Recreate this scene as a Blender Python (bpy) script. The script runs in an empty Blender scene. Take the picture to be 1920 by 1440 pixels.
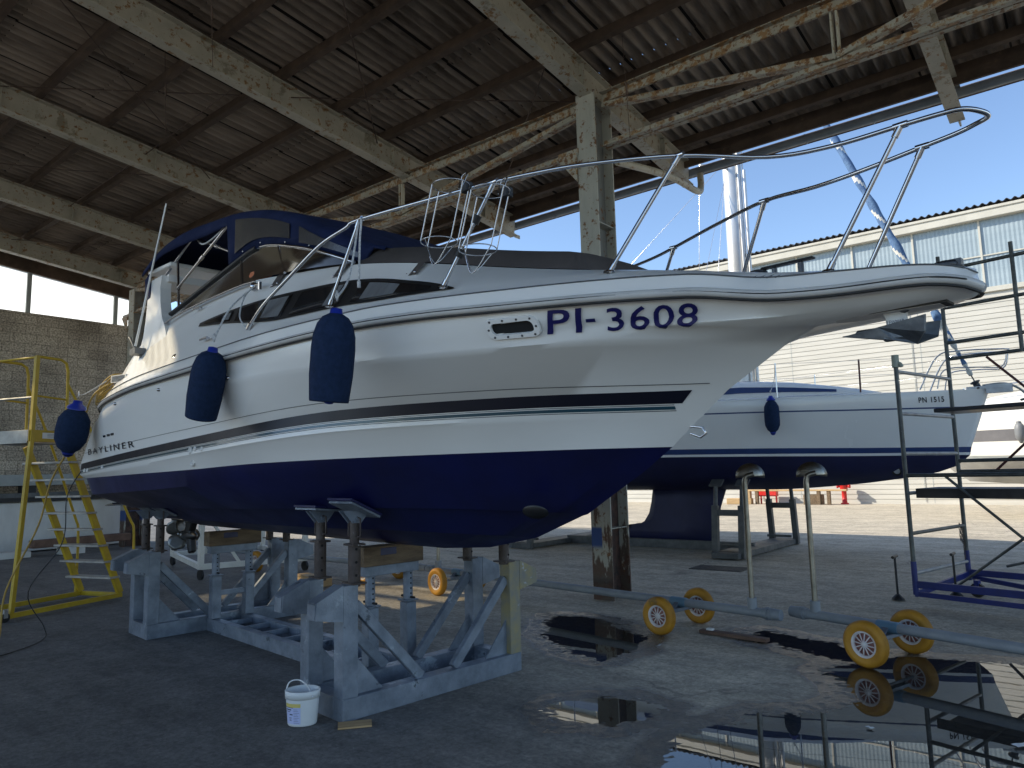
import bpy, bmesh, math, random
import numpy as np
from mathutils import Vector, Matrix, noise
random.seed(7)
R = math.radians
scn = bpy.context.scene
COL = scn.collection
V = Vector

def world_of(o):
    m=o.matrix_basis.copy(); p=o.parent
    while p is not None: m=p.matrix_basis@m; p=p.parent
    return m
# ------------------------------------------------------------------ mesh helper
class MB:
    def __init__(s): s.v=[]; s.f=[]; s.m=[]; s.sm=[]
    def add(s, vs, fs, mi=0, sm=False):
        o=len(s.v); s.v += [tuple(v) for v in vs]
        for i,f in enumerate(fs):
            s.f.append([o+k for k in f]); s.m.append(mi[i] if isinstance(mi,list) else mi); s.sm.append(sm)
    def box(s, c, d, mi=0, rot=None):
        x,y,z=d[0]/2,d[1]/2,d[2]/2
        vs=[V((a,b,e)) for a in(-x,x) for b in(-y,y) for e in(-z,z)]
        if rot is not None: vs=[rot@v for v in vs]
        vs=[v+V(c) for v in vs]
        s.add(vs,[(0,1,3,2),(4,6,7,5),(0,4,5,1),(2,3,7,6),(0,2,6,4),(1,5,7,3)],mi)
    def beam(s, a, b, w, h, up=(0,0,1), mi=0):
        a,b=V(a),V(b); d=(b-a); L=d.length; d.normalize(); u=V(up)
        x=d.cross(u)
        if x.length<1e-4: x=d.cross(V((1,0,0)))
        x.normalize(); u=x.cross(d)
        M=Matrix((x,d,u)).transposed()
        s.box((a+b)/2,(w,L,h),mi,M)
    def ibeam(s, a, b, depth, fw, t=.02, up=(0,0,1), mi=0):
        a,b=V(a),V(b); d=(b-a).normalized(); u=V(up); x=d.cross(u).normalized(); u=x.cross(d)
        for k in (-1,1):
            o=u*(k*(depth/2-t/2)); s.beam(a+o,b+o,fw,t,up,mi)
        s.beam(a,b,t*.7,depth-2*t,up,mi)
    def tube(s, pts, r, n=8, closed=False, mi=0, cap=True, sm=True):
        pts=[V(p) for p in pts]; N=len(pts)
        rs=r if isinstance(r,(list,tuple)) else [r]*N
        tg=[]
        for i in range(N):
            if closed: t=pts[(i+1)%N]-pts[i-1]
            else: t=pts[min(i+1,N-1)]-pts[max(i-1,0)]
            tg.append(t.normalized() if t.length>1e-9 else V((0,0,1)))
        x=tg[0].cross(V((0,0,1)))
        if x.length<1e-3: x=tg[0].cross(V((1,0,0)))
        x.normalize(); vs=[]
        for i in range(N):
            x=(x-tg[i]*x.dot(tg[i])); x.normalize(); y=tg[i].cross(x)
            for k in range(n):
                a=2*math.pi*k/n; vs.append(pts[i]+(x*math.cos(a)+y*math.sin(a))*rs[i])
        fs=[]
        for i in range(N if closed else N-1):
            j=(i+1)%N
            for k in range(n):
                l=(k+1)%n; fs.append((i*n+k,i*n+l,j*n+l,j*n+k))
        s.add(vs,fs,mi,sm)
        if cap and not closed:
            s.add(vs[:n],[tuple(range(n))[::-1]],mi); s.add(vs[-n:],[tuple(range(n))],mi)
    def lathe(s, prof, o=(0,0,0), ax=(0,0,1), n=24, mi=0, sm=True, sx=1.0):
        ax=V(ax).normalized(); x=ax.cross(V((0,0,1)))
        if x.length<1e-3: x=V((1,0,0))
        x.normalize(); y=ax.cross(x); o=V(o); vs=[]
        for (r,h) in prof:
            for k in range(n):
                a=2*math.pi*k/n; vs.append(o+ax*h+(x*math.cos(a)*sx+y*math.sin(a))*r)
        fs=[]
        for i in range(len(prof)-1):
            for k in range(n):
                l=(k+1)%n; fs.append((i*n+k,i*n+l,(i+1)*n+l,(i+1)*n+k))
        s.add(vs,fs,mi,sm)
    def prism(s, poly, o, ex, ey, th, mi=0):
        o,ex,ey=V(o),V(ex),V(ey); ez=ex.cross(ey).normalized(); n=len(poly)
        vs=[o+ex*p[0]+ey*p[1]-ez*th/2 for p in poly]+[o+ex*p[0]+ey*p[1]+ez*th/2 for p in poly]
        fs=[tuple(range(n))[::-1],tuple(range(n,2*n))]+[(i,(i+1)%n,n+(i+1)%n,n+i) for i in range(n)]
        s.add(vs,fs,mi)
    def grid(s, P, mi=0, sm=True, flip=False):
        a,b=len(P),len(P[0]); vs=[p for row in P for p in row]; fs=[]
        for i in range(a-1):
            for j in range(b-1):
                f=(i*b+j,i*b+j+1,(i+1)*b+j+1,(i+1)*b+j); fs.append(f[::-1] if flip else f)
        s.add(vs,fs,mi,sm)
    def build(s, name, mats, parent=None, bevel=0, world=False, weld=False, fixn=False):
        me=bpy.data.meshes.new(name)
        vs=s.v
        if world and parent is not None:
            M=world_of(parent).inverted(); vs=[tuple(M@V(v)) for v in vs]
        me.from_pydata(vs,[],s.f)
        if not isinstance(mats,(list,tuple)): mats=[mats]
        for m in mats: me.materials.append(m)
        me.polygons.foreach_set('material_index',s.m); me.polygons.foreach_set('use_smooth',s.sm)
        if weld or fixn:
            bm=bmesh.new(); bm.from_mesh(me)
            if weld: bmesh.ops.remove_doubles(bm,verts=bm.verts,dist=1e-4)
            if fixn: bmesh.ops.recalc_face_normals(bm,faces=bm.faces)
            bm.to_mesh(me); bm.free()
        me.update()
        o=bpy.data.objects.new(name,me); COL.objects.link(o)
        if parent is not None: o.parent=parent
        if bevel:
            b=o.modifiers.new('bevel','BEVEL'); b.width=bevel; b.segments=1; b.limit_method='ANGLE'; b.angle_limit=R(50)
        return o

def thing(name, label, cat, loc=(0,0,0), rz=0, group=None):
    o=bpy.data.objects.new(name,None); COL.objects.link(o); o.location=loc; o.rotation_euler=(0,0,rz)
    o.empty_display_size=.2
    o.matrix_basis=Matrix.Translation(loc)@Matrix.Rotation(rz,4,'Z')
    o['label']=label; o['category']=cat
    if group: o['group']=group
    return o
def tag(o,label,cat,group=None):
    o['label']=label; o['category']=cat
    if group: o['group']=group
    return o
def copy_tree(o, parent=None):
    c=o.copy(); COL.objects.link(c)
    if parent is not None: c.parent=parent
    for ch in list(o.children): copy_tree(ch,c)
    return c
def move(o,loc,rz=0):
    o.location=loc; o.rotation_euler=(0,0,rz); o.matrix_basis=Matrix.Translation(loc)@Matrix.Rotation(rz,4,'Z')
def bez(pts,n=8,closed=False):
    pts=[V(p) for p in pts]; out=[]; N=len(pts)
    for i in range(N-1):
        p0=pts[max(i-1,0)];p1=pts[i];p2=pts[i+1];p3=pts[min(i+2,N-1)]
        for k in range(n):
            t=k/n
            out.append(.5*((2*p1)+(p2-p0)*t+(2*p0-5*p1+4*p2-p3)*t*t+(3*p1-p0-3*p2+p3)*t**3))
    out.append(pts[-1]); return out
def pchip(xs,ys):
    xs=np.array(xs,float); ys=np.array(ys,float); h=np.diff(xs); d=np.diff(ys)/h; n=len(xs); m=np.zeros(n)
    for i in range(1,n-1):
        if d[i-1]*d[i]>0:
            w1=2*h[i]+h[i-1]; w2=h[i]+2*h[i-1]; m[i]=(w1+w2)/(w1/d[i-1]+w2/d[i])
    m[0]=d[0]; m[-1]=d[-1]
    def f(x):
        x=min(max(x,xs[0]),xs[-1]); i=int(min(max(np.searchsorted(xs,x)-1,0),n-2)); t=(x-xs[i])/h[i]
        return float((2*t**3-3*t*t+1)*ys[i]+(t**3-2*t*t+t)*h[i]*m[i]+(-2*t**3+3*t*t)*ys[i+1]+(t**3-t*t)*h[i]*m[i+1])
    return f
def text_mesh(name, s, size, mat, parent, fn, bold=0.0, sx=1.0, space=1.0, shear=0, fit=None):
    cu=bpy.data.curves.new(name,'FONT'); cu.body=s; cu.size=size; cu.offset=bold; cu.space_character=space; cu.shear=shear
    cu.resolution_u=4
    ob=bpy.data.objects.new(name+'_tmp',cu); COL.objects.link(ob)
    dg=bpy.context.evaluated_depsgraph_get()
    me=bpy.data.meshes.new_from_object(ob.evaluated_get(dg))
    bm=bmesh.new(); bm.from_mesh(me); bmesh.ops.triangulate(bm,faces=bm.faces)
    for _ in range(2): bmesh.ops.subdivide_edges(bm,edges=[e for e in bm.edges if e.calc_length()>size*.09],cuts=1); bmesh.ops.triangulate(bm,faces=bm.faces)
    bm.to_mesh(me); bm.free()
    bpy.data.objects.remove(ob)
    sy=1.0; ox=oy=0
    if fit:
        xs_=[v.co.x for v in me.vertices]; ys_=[v.co.y for v in me.vertices]; ox,oy=min(xs_),min(ys_); sx=fit[0]/(max(xs_)-ox); sy=fit[1]/(max(ys_)-oy)
    for v in me.vertices: v.co=fn((v.co.x-ox)*sx,(v.co.y-oy)*sy)
    me.materials.clear(); me.materials.append(mat); me.name=name
    o=bpy.data.objects.new(name,me); COL.objects.link(o); o.parent=parent
    return o

# ------------------------------------------------------------------ materials
def newmat(n):
    m=bpy.data.materials.new(n); m.use_nodes=True; return m, m.node_tree.nodes, m.node_tree.links, m.node_tree.nodes['Principled BSDF']
def pmat(name, c1, c2=None, scale=4, rough=.5, metal=0, bump=0, bscale=40, spots=None, coat=0, stretch=None, spec=.5, rvar=.12, low=.35, high=.65):
    m,N,L,P=newmat(name)
    tc=N.new('ShaderNodeTexCoord'); mp=N.new('ShaderNodeMapping'); L.new(tc.outputs['Object'],mp.inputs[0])
    if stretch: mp.inputs['Scale'].default_value=stretch
    nz=N.new('ShaderNodeTexNoise'); nz.inputs['Scale'].default_value=scale; nz.inputs['Detail'].default_value=8; nz.inputs['Roughness'].default_value=.62
    L.new(mp.outputs[0],nz.inputs[0])
    cr=N.new('ShaderNodeValToRGB'); L.new(nz.outputs['Fac'],cr.inputs[0])
    c2=c2 or tuple(x*.86 for x in c1)
    cr.color_ramp.elements[0].position=low; cr.color_ramp.elements[1].position=high
    cr.color_ramp.elements[0].color=(*c2,1); cr.color_ramp.elements[1].color=(*c1,1)
    col=cr.outputs[0]; rr=None
    for sp in (spots or []):
        n2=N.new('ShaderNodeTexNoise'); n2.inputs['Scale'].default_value=sp[2]; n2.inputs['Detail'].default_value=9; n2.inputs['Roughness'].default_value=.68
        L.new((mp if len(sp)>3 and sp[3] else tc).outputs[0 if len(sp)>3 and sp[3] else 'Object'],n2.inputs[0])
        c3=N.new('ShaderNodeValToRGB'); c3.color_ramp.elements[0].position=sp[1]; c3.color_ramp.elements[1].position=sp[1]+.05
        c3.color_ramp.elements[0].color=(0,0,0,1); c3.color_ramp.elements[1].color=(1,1,1,1)
        L.new(n2.outputs['Fac'],c3.inputs[0])
        mx=N.new('ShaderNodeMix'); mx.data_type='RGBA'; L.new(c3.outputs[0],mx.inputs[0]); L.new(col,mx.inputs[6]); mx.inputs[7].default_value=(*sp[0],1)
        col=mx.outputs[2]
    L.new(col,P.inputs['Base Color'])
    mr=N.new('ShaderNodeMapRange'); L.new(nz.outputs['Fac'],mr.inputs[0]); mr.inputs[1].default_value=.3; mr.inputs[2].default_value=.7
    mr.inputs[3].default_value=min(1,rough+rvar/2); mr.inputs[4].default_value=max(0.02,rough-rvar/2); L.new(mr.outputs[0],P.inputs['Roughness'])
    P.inputs['Metallic'].default_value=metal; P.inputs['Coat Weight'].default_value=coat; P.inputs['Coat Roughness'].default_value=.06; P.inputs['Specular IOR Level'].default_value=spec
    if bump:
        n3=N.new('ShaderNodeTexNoise'); n3.inputs['Scale'].default_value=bscale; n3.inputs['Detail'].default_value=5; L.new(mp.outputs[0],n3.inputs[0])
        b=N.new('ShaderNodeBump'); b.inputs['Strength'].default_value=bump; b.inputs['Distance'].default_value=.01; L.new(n3.outputs['Fac'],b.inputs['Height']); L.new(b.outputs[0],P.inputs['Normal'])
    return m
RUST=(.17,.075,.025)
M={}
M['cream']=pmat('cream_steel',(.50,.46,.36),(.40,.37,.29),3,.55,bump=.25,bscale=60,spots=[((.27,.24,.17),.58,2.2),((.26,.14,.05),.565,8),(RUST,.61,13),((.05,.035,.025),.70,5)])
M['cream_rusty']=pmat('cream_rusty',(.46,.42,.33),(.34,.31,.24),4,.6,bump=.5,bscale=50,spots=[((.30,.17,.07),.50,8),(RUST,.54,12),((.045,.03,.02),.62,16)])
M['rust']=pmat('rust_dark',(.13,.085,.06),(.07,.045,.035),5,.85,bump=.5,bscale=40,spots=[((.30,.27,.21),.62,10)])
M['purlin']=pmat('purlin_dark',(.125,.082,.055),(.065,.043,.03),3,.85,bump=.4,bscale=30,spots=[((.2,.13,.07),.66,6)])
M['galv']=pmat('galvanised',(.24,.275,.325),(.135,.16,.195),5,.50,metal=.3,bump=.2,bscale=90,spots=[((.38,.43,.48),.60,3.5),((.075,.09,.11),.62,7),((.50,.52,.53),.72,22)])
M['galv_y']=pmat('galv_yellow',(.30,.25,.12),(.20,.20,.18),9,.6,bump=.2,spots=[((.38,.41,.44),.60,7)])
M['jack']=pmat('jack_steel',(.10,.08,.07),(.06,.045,.04),8,.65,metal=.3,bump=.5,bscale=70,spots=[((.62,.62,.60),.66,16)])
M['hole']=pmat('hole_black',(.01,.01,.01),None,3,.9)
M['gel']=pmat('gelcoat_white',(.80,.79,.755),(.755,.745,.71),1.2,.36,coat=.14,rvar=.08,spots=[((.66,.64,.58),.72,1.6,True)],stretch=(.5,1,2.2))
M['gel2']=pmat('deck_white',(.80,.79,.76),(.76,.75,.72),2,.35,coat=.3,rvar=.1)
M['anti']=pmat('antifouling_navy',(.0052,.008,.068),(.0035,.005,.043),2.2,.42,bump=.06,bscale=25,rvar=.14,spots=[((.012,.018,.05),.70,5)])
M['stripe']=pmat('stripe_black',(.006,.007,.016),None,3,.42,spec=.3)
M['teal']=pmat('stripe_teal',(.012,.06,.085),None,3,.3,coat=.3)
M['navytext']=pmat('vinyl_navy',(.012,.012,.10),None,3,.35)
M['thin']=pmat('pinstripe',(.10,.11,.12),None,3,.4)
M['rub']=pmat('rub_rail',(.60,.59,.56),(.5,.49,.47),4,.4)
M['gap']=pmat('dark_gap',(.03,.03,.03),None,4,.7)
M['steel']=pmat('stainless',(.60,.60,.61),(.5,.5,.52),6,.16,metal=1,rvar=.08)
M['chrome_d']=pmat('cast_dark',(.09,.095,.10),(.05,.05,.055),6,.4,metal=.7,bump=.2)
M['black']=pmat('black_plastic',(.012,.012,.013),None,4,.45)
M['canvas']=pmat('navy_canvas',(.010,.019,.066),(.007,.013,.046),5,.85,bump=.35,bscale=14,spec=.2)
M['vinylwin']=pmat('clear_vinyl',(.035,.037,.042),(.018,.019,.022),3,.18,bump=.25,bscale=5)
M['pad']=pmat('taupe_cover',(.085,.073,.068),(.066,.057,.053),3,.75,bump=.2,bscale=20,spec=.3)
M['fender']=pmat('fender_cover',(.013,.029,.075),(.010,.022,.056),30,.9,bump=.3,bscale=150,spec=.2)
M['fendere']=pmat('fender_blue',(.01,.03,.30),None,5,.35)
M['rope']=pmat('white_rope',(.72,.72,.70),(.35,.36,.38),70,.8)
M['orange']=pmat('orange_towel',(.62,.20,.09),None,9,.9)
M['yellow']=pmat('yellow_paint',(.55,.37,.018),(.42,.28,.015),4,.45,bump=.1,spots=[((.2,.14,.03),.68,8)])
M['tread']=pmat('tread_steel',(.42,.41,.38),(.28,.27,.25),6,.5,metal=.4)
M['tyre']=pmat('ochre_tyre',(.50,.24,.018),(.40,.18,.012),6,.6,bump=.2,spots=[((.26,.15,.04),.60,5),((.10,.07,.035),.66,9)])
M['hub']=pmat('hub_white',(.72,.70,.68),(.58,.50,.48),12,.5)
M['hubred']=pmat('hub_red',(.36,.13,.10),(.2,.09,.08),14,.6)
M['pvc']=pmat('grey_pvc',(.27,.29,.31),(.21,.23,.25),5,.5,bump=.1)
M['pvcblue']=pmat('blue_clamp',(.13,.24,.33),None,5,.5)
M['brass']=pmat('dull_steel_pipe',(.36,.335,.285),(.20,.185,.15),7,.38,metal=1)
M['bucket']=pmat('bucket_white',(.74,.75,.74),(.66,.67,.66),4,.4)
M['label']=pmat('label_paper',(.52,.56,.80),(.48,.52,.76),6,.55)
M['lyellow']=pmat('label_yellow',(.68,.56,.16),None,6,.55)
M['ink']=pmat('print_ink',(.06,.07,.13),None,6,.6)
M['wood']=pmat('timber',(.20,.135,.075),(.09,.06,.035),3,.8,bump=.4,bscale=30,stretch=(6,1,6))
M['wood_pale']=pmat('timber_pale',(.50,.34,.17),(.38,.25,.12),3,.8,bump=.3,stretch=(1,6,6))
M['wood_dark']=pmat('timber_dark',(.17,.10,.07),(.09,.055,.04),3,.85,bump=.4,bscale=30)
M['conc']=pmat('white_concrete',(.66,.66,.63),(.55,.54,.51),2.2,.85,bump=.2,spots=[((.36,.34,.30),.70,2.5)],stretch=(1,1,.4))
M['greybeam']=pmat('grey_beam',(.36,.38,.37),(.28,.30,.29),3,.7,bump=.2,spots=[((.15,.14,.13),.68,14)])
M['yhull']=pmat('yacht_gel',(.80,.80,.79),(.77,.77,.76),1,.25,coat=.5,rvar=.06)
M['yblue']=pmat('yacht_blue',(.02,.05,.17),(.015,.04,.14),2,.35)
M['yanti']=pmat('yacht_antifoul',(.007,.010,.060),(.005,.007,.043),2,.55,spots=[((.012,.02,.085),.66,3)])
M['mast']=pmat('mast_alloy',(.66,.66,.65),(.58,.58,.58),5,.35,metal=.5)
M['sailblue']=pmat('sail_blue',(.10,.19,.34),(.06,.12,.25),12,.85,bump=.5,bscale=30)
M['sailwhite']=pmat('sail_white',(.66,.65,.60),(.5,.5,.47),12,.85,bump=.5,bscale=30)
M['scaf']=pmat('scaffold_tube',(.13,.14,.135),(.075,.08,.08),6,.5,metal=.5,bump=.2,spots=[((.28,.28,.27),.67,9),((.12,.06,.04),.70,12)])
M['rung']=pmat('scaffold_rung',(.34,.35,.35),(.25,.25,.25),6,.5,metal=.4)
M['bluep']=pmat('blue_paint',(.012,.024,.17),(.009,.017,.12),5,.45,bump=.1)
M['maroon']=pmat('maroon_tube',(.09,.025,.022),None,5,.6)
M['deckp']=pmat('black_deck',(.03,.03,.032),(.015,.015,.016),6,.5,coat=.2)
M['deckg']=pmat('grey_deck',(.20,.21,.22),(.15,.15,.16),6,.6)
M['tape']=pmat('tape_wrap',(.30,.34,.25),(.45,.46,.42),9,.7)
M['whall']=pmat('warehouse_cladding',(.55,.525,.465),(.47,.45,.395),1.3,.6,bump=.08,spots=[((.52,.49,.43),.70,1.2,True)],stretch=(.35,1,3))
M['wtrim']=pmat('warehouse_trim',(.52,.50,.435),(.46,.44,.38),2,.6)
M['wroof']=pmat('warehouse_roof',(.06,.065,.075),None,5,.8)
M['red']=pmat('red_paint',(.62,.022,.018),(.5,.016,.015),5,.4)
M['b3']=pmat('cruiser_gel',(.78,.75,.68),(.74,.71,.64),1,.25,coat=.4)
M['b3band']=pmat('cruiser_band',(.17,.165,.17),(.13,.125,.13),2,.2)
M['b3anti']=pmat('cruiser_bottom',(.36,.35,.32),(.28,.27,.25),2,.6)
M['greyf']=pmat('grey_fender',(.16,.165,.17),None,3,.5)
M['tframe']=pmat('white_frame',(.72,.70,.64),(.62,.60,.54),4,.5)
M['hosey']=pmat('yellow_hose',(.45,.29,.06),(.36,.23,.05),9,.6)
M['iron']=pmat('manhole_iron',(.11,.10,.09),(.07,.065,.06),12,.7,metal=.3,bump=.4)
M['anchor']=pmat('anchor_galv',(.16,.18,.20),(.09,.10,.115),9,.5,metal=.6,bump=.3)
M['plate']=pmat('anchor_plate',(.55,.57,.60),(.45,.47,.5),8,.4,metal=.3)
M['prop']=pmat('propeller_grey',(.20,.20,.19),(.12,.12,.11),6,.35,metal=.7)
M['gutter']=pmat('gutter_grey',(.27,.29,.30),(.22,.24,.25),3,.5,bump=.1)
M['curtain']=pmat('curtain',(.16,.165,.17),(.11,.112,.115),2,.9,stretch=(8,1,1))

def roof_mat():
    m,N,L,P=newmat('fibre_cement')
    tc=N.new('ShaderNodeTexCoord'); mp=N.new('ShaderNodeMapping'); mp.inputs['Scale'].default_value=(3.2,.35,1); L.new(tc.outputs['Object'],mp.inputs[0])
    a=N.new('ShaderNodeTexNoise'); a.inputs['Scale'].default_value=2.2; a.inputs['Detail'].default_value=9; a.inputs['Roughness'].default_value=.7; L.new(mp.outputs[0],a.inputs[0])
    b=N.new('ShaderNodeTexNoise'); b.inputs['Scale'].default_value=.55; b.inputs['Detail'].default_value=3; L.new(tc.outputs['Object'],b.inputs[0])
    mul=N.new('ShaderNodeMath'); mul.operation='MULTIPLY_ADD'; L.new(a.outputs['Fac'],mul.inputs[0]); mul.inputs[1].default_value=.62
    m2=N.new('ShaderNodeMath'); m2.operation='MULTIPLY'; L.new(b.outputs['Fac'],m2.inputs[0]); m2.inputs[1].default_value=.4; L.new(m2.outputs[0],mul.inputs[2])
    cr=N.new('ShaderNodeValToRGB'); L.new(mul.outputs[0],cr.inputs[0]); e=cr.color_ramp.elements
    e[0].position=.36; e[0].color=(.11,.083,.063,1); e[1].position=.68; e[1].color=(.49,.395,.305,1)
    # sheet side laps
    sx=N.new('ShaderNodeSeparateXYZ'); L.new(tc.outputs['Object'],sx.inputs[0])
    fr=N.new('ShaderNodeMath'); fr.operation='FRACT'; dv=N.new('ShaderNodeMath'); dv.operation='DIVIDE'; L.new(sx.outputs[0],dv.inputs[0]); dv.inputs[1].default_value=1.062; L.new(dv.outputs[0],fr.inputs[0])
    gt=N.new('ShaderNodeMath'); gt.operation='LESS_THAN'; L.new(fr.outputs[0],gt.inputs[0]); gt.inputs[1].default_value=.022
    mx=N.new('ShaderNodeMix'); mx.data_type='RGBA'; L.new(gt.outputs[0],mx.inputs[0]); L.new(cr.outputs[0],mx.inputs[6]); mx.inputs[7].default_value=(.03,.025,.022,1)
    L.new(mx.outputs[2],P.inputs['Base Color']); P.inputs['Roughness'].default_value=.95; P.inputs['Specular IOR Level'].default_value=.2
    return m
def block_mat():
    m,N,L,P=newmat('concrete_block')
    tc=N.new('ShaderNodeTexCoord'); mp=N.new('ShaderNodeMapping'); mp.inputs['Rotation'].default_value=(R(90),0,R(90)); L.new(tc.outputs['Object'],mp.inputs[0])
    sx=N.new('ShaderNodeSeparateXYZ'); L.new(tc.outputs['Object'],sx.inputs[0]); cb=N.new('ShaderNodeCombineXYZ'); L.new(sx.outputs[1],cb.inputs[0]); L.new(sx.outputs[2],cb.inputs[1])
    br=N.new('ShaderNodeTexBrick'); L.new(cb.outputs[0],br.inputs[0]); br.inputs['Scale'].default_value=1; br.inputs['Brick Width'].default_value=.5; br.inputs['Row Height'].default_value=.25; br.inputs['Mortar Size'].default_value=.012
    br.inputs['Mortar Smooth'].default_value=.6
    br.inputs['Color1'].default_value=(.52,.45,.36,1); br.inputs['Color2'].default_value=(.44,.375,.30,1); br.inputs['Mortar'].default_value=(.29,.25,.195,1)
    nz=N.new('ShaderNodeTexNoise'); nz.inputs['Scale'].default_value=26; nz.inputs['Detail'].default_value=6; L.new(tc.outputs['Object'],nz.inputs[0])
    n2=N.new('ShaderNodeTexNoise'); n2.inputs['Scale'].default_value=.9; n2.inputs['Detail'].default_value=4; L.new(tc.outputs['Object'],n2.inputs[0])
    cr=N.new('ShaderNodeValToRGB'); L.new(nz.outputs['Fac'],cr.inputs[0]); cr.color_ramp.elements[0].position=.38; cr.color_ramp.elements[1].position=.62; cr.color_ramp.elements[0].color=(.55,.55,.55,1); cr.color_ramp.elements[1].color=(1.3,1.3,1.3,1)
    c2=N.new('ShaderNodeValToRGB'); L.new(n2.outputs['Fac'],c2.inputs[0]); c2.color_ramp.elements[0].position=.32; c2.color_ramp.elements[1].position=.55; c2.color_ramp.elements[0].color=(.6,.6,.6,1); c2.color_ramp.elements[1].color=(1,1,1,1)
    a=N.new('ShaderNodeMix'); a.data_type='RGBA'; a.blend_type='MULTIPLY'; a.inputs[0].default_value=1; L.new(br.outputs[0],a.inputs[6]); L.new(cr.outputs[0],a.inputs[7])
    b=N.new('ShaderNodeMix'); b.data_type='RGBA'; b.blend_type='MULTIPLY'; b.inputs[0].default_value=1; L.new(a.outputs[2],b.inputs[6]); L.new(c2.outputs[0],b.inputs[7])
    L.new(b.outputs[2],P.inputs['Base Color']); P.inputs['Roughness'].default_value=.95
    bp=N.new('ShaderNodeBump'); bp.inputs['Strength'].default_value=.9; bp.inputs['Distance'].default_value=.02; L.new(nz.outputs['Fac'],bp.inputs['Height']); L.new(bp.outputs[0],P.inputs['Normal'])
    return m
def trans_mat(name,col,tr,gl=.06):
    m=bpy.data.materials.new(name); m.use_nodes=True; N=m.node_tree.nodes; L=m.node_tree.links; N.clear()
    o=N.new('ShaderNodeOutputMaterial'); t=N.new('ShaderNodeBsdfTransparent'); t.inputs[0].default_value=(*col,1)
    d=N.new('ShaderNodeBsdfTranslucent'); d.inputs[0].default_value=(*col,1)
    g=N.new('ShaderNodeBsdfGlossy'); g.inputs['Roughness'].default_value=.12
    tc=N.new('ShaderNodeTexCoord'); mp=N.new('ShaderNodeMapping'); mp.inputs['Scale'].default_value=(3,3,.25); nz=N.new('ShaderNodeTexNoise'); nz.inputs['Scale'].default_value=1.3; nz.inputs['Detail'].default_value=6
    L.new(tc.outputs['Object'],mp.inputs[0]); L.new(mp.outputs[0],nz.inputs[0])
    cr=N.new('ShaderNodeValToRGB'); L.new(nz.outputs['Fac'],cr.inputs[0]); cr.color_ramp.elements[0].position=.3; cr.color_ramp.elements[1].position=.6
    cr.color_ramp.elements[0].color=(*[c*.86 for c in col],1); cr.color_ramp.elements[1].color=(*col,1); L.new(cr.outputs[0],d.inputs[0])
    a=N.new('ShaderNodeMixShader'); a.inputs[0].default_value=tr; L.new(d.outputs[0],a.inputs[1]); L.new(t.outputs[0],a.inputs[2])
    b=N.new('ShaderNodeMixShader'); b.inputs[0].default_value=gl; L.new(a.outputs[0],b.inputs[1]); L.new(g.outputs[0],b.inputs[2]); L.new(b.outputs[0],o.inputs[0])
    return m
def glass_mat(name,col,gl=None,rough=.02):
    m=bpy.data.materials.new(name); m.use_nodes=True; N=m.node_tree.nodes; L=m.node_tree.links; N.clear()
    o=N.new('ShaderNodeOutputMaterial'); t=N.new('ShaderNodeBsdfTransparent'); t.inputs[0].default_value=(*col,1)
    g=N.new('ShaderNodeBsdfGlossy'); g.inputs['Roughness'].default_value=rough
    f=N.new('ShaderNodeFresnel'); f.inputs[0].default_value=1.5 if gl is None else gl
    b=N.new('ShaderNodeMixShader'); L.new(f.outputs[0],b.inputs[0]); L.new(t.outputs[0],b.inputs[1]); L.new(g.outputs[0],b.inputs[2]); L.new(b.outputs[0],o.inputs[0])
    return m,N,L,g
M['roof']=roof_mat(); M['block']=block_mat()
M['poly']=trans_mat('polycarbonate_white',(.74,.76,.76),.0,.04)
M['added_rooflight']=trans_mat('added_rooflight_sheet',(.74,.68,.55),.85,.03)
M['wglaze']=pmat('warehouse_glazing',(.34,.40,.43),(.24,.30,.335),.55,.16,stretch=(.12,1,2.6),rvar=.06,low=.3,high=.7)
M['tint']=glass_mat('tinted_glass',(.035,.035,.037),1.18,.12)[0]
M['cabglass']=pmat('cabin_glass',(.020,.021,.024),(.008,.008,.009),1.5,.07,stretch=(.6,1,3),rvar=.03)
wm,N,L,g=glass_mat('puddle_water',(.52,.50,.47),2.3,.0)
tc=N.new('ShaderNodeTexCoord'); nz=N.new('ShaderNodeTexNoise'); nz.inputs['Scale'].default_value=5; nz.inputs['Detail'].default_value=2; L.new(tc.outputs['Object'],nz.inputs[0])
bp=N.new('ShaderNodeBump'); bp.inputs['Strength'].default_value=.012; bp.inputs['Distance'].default_value=.008; L.new(nz.outputs['Fac'],bp.inputs['Height']); L.new(bp.outputs[0],g.inputs['Normal'])
tr_=[n for n in N if n.type=='BSDF_TRANSPARENT'][0]; mxs=[n for n in N if n.type=='MIX_SHADER'][0]
df=N.new('ShaderNodeBsdfDiffuse'); df.inputs[0].default_value=(.11,.105,.095,1); m2_=N.new('ShaderNodeMixShader'); m2_.inputs[0].default_value=.3
L.new(tr_.outputs[0],m2_.inputs[1]); L.new(df.outputs[0],m2_.inputs[2]); L.new(m2_.outputs[0],mxs.inputs[1])
M['water']=wm

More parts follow.
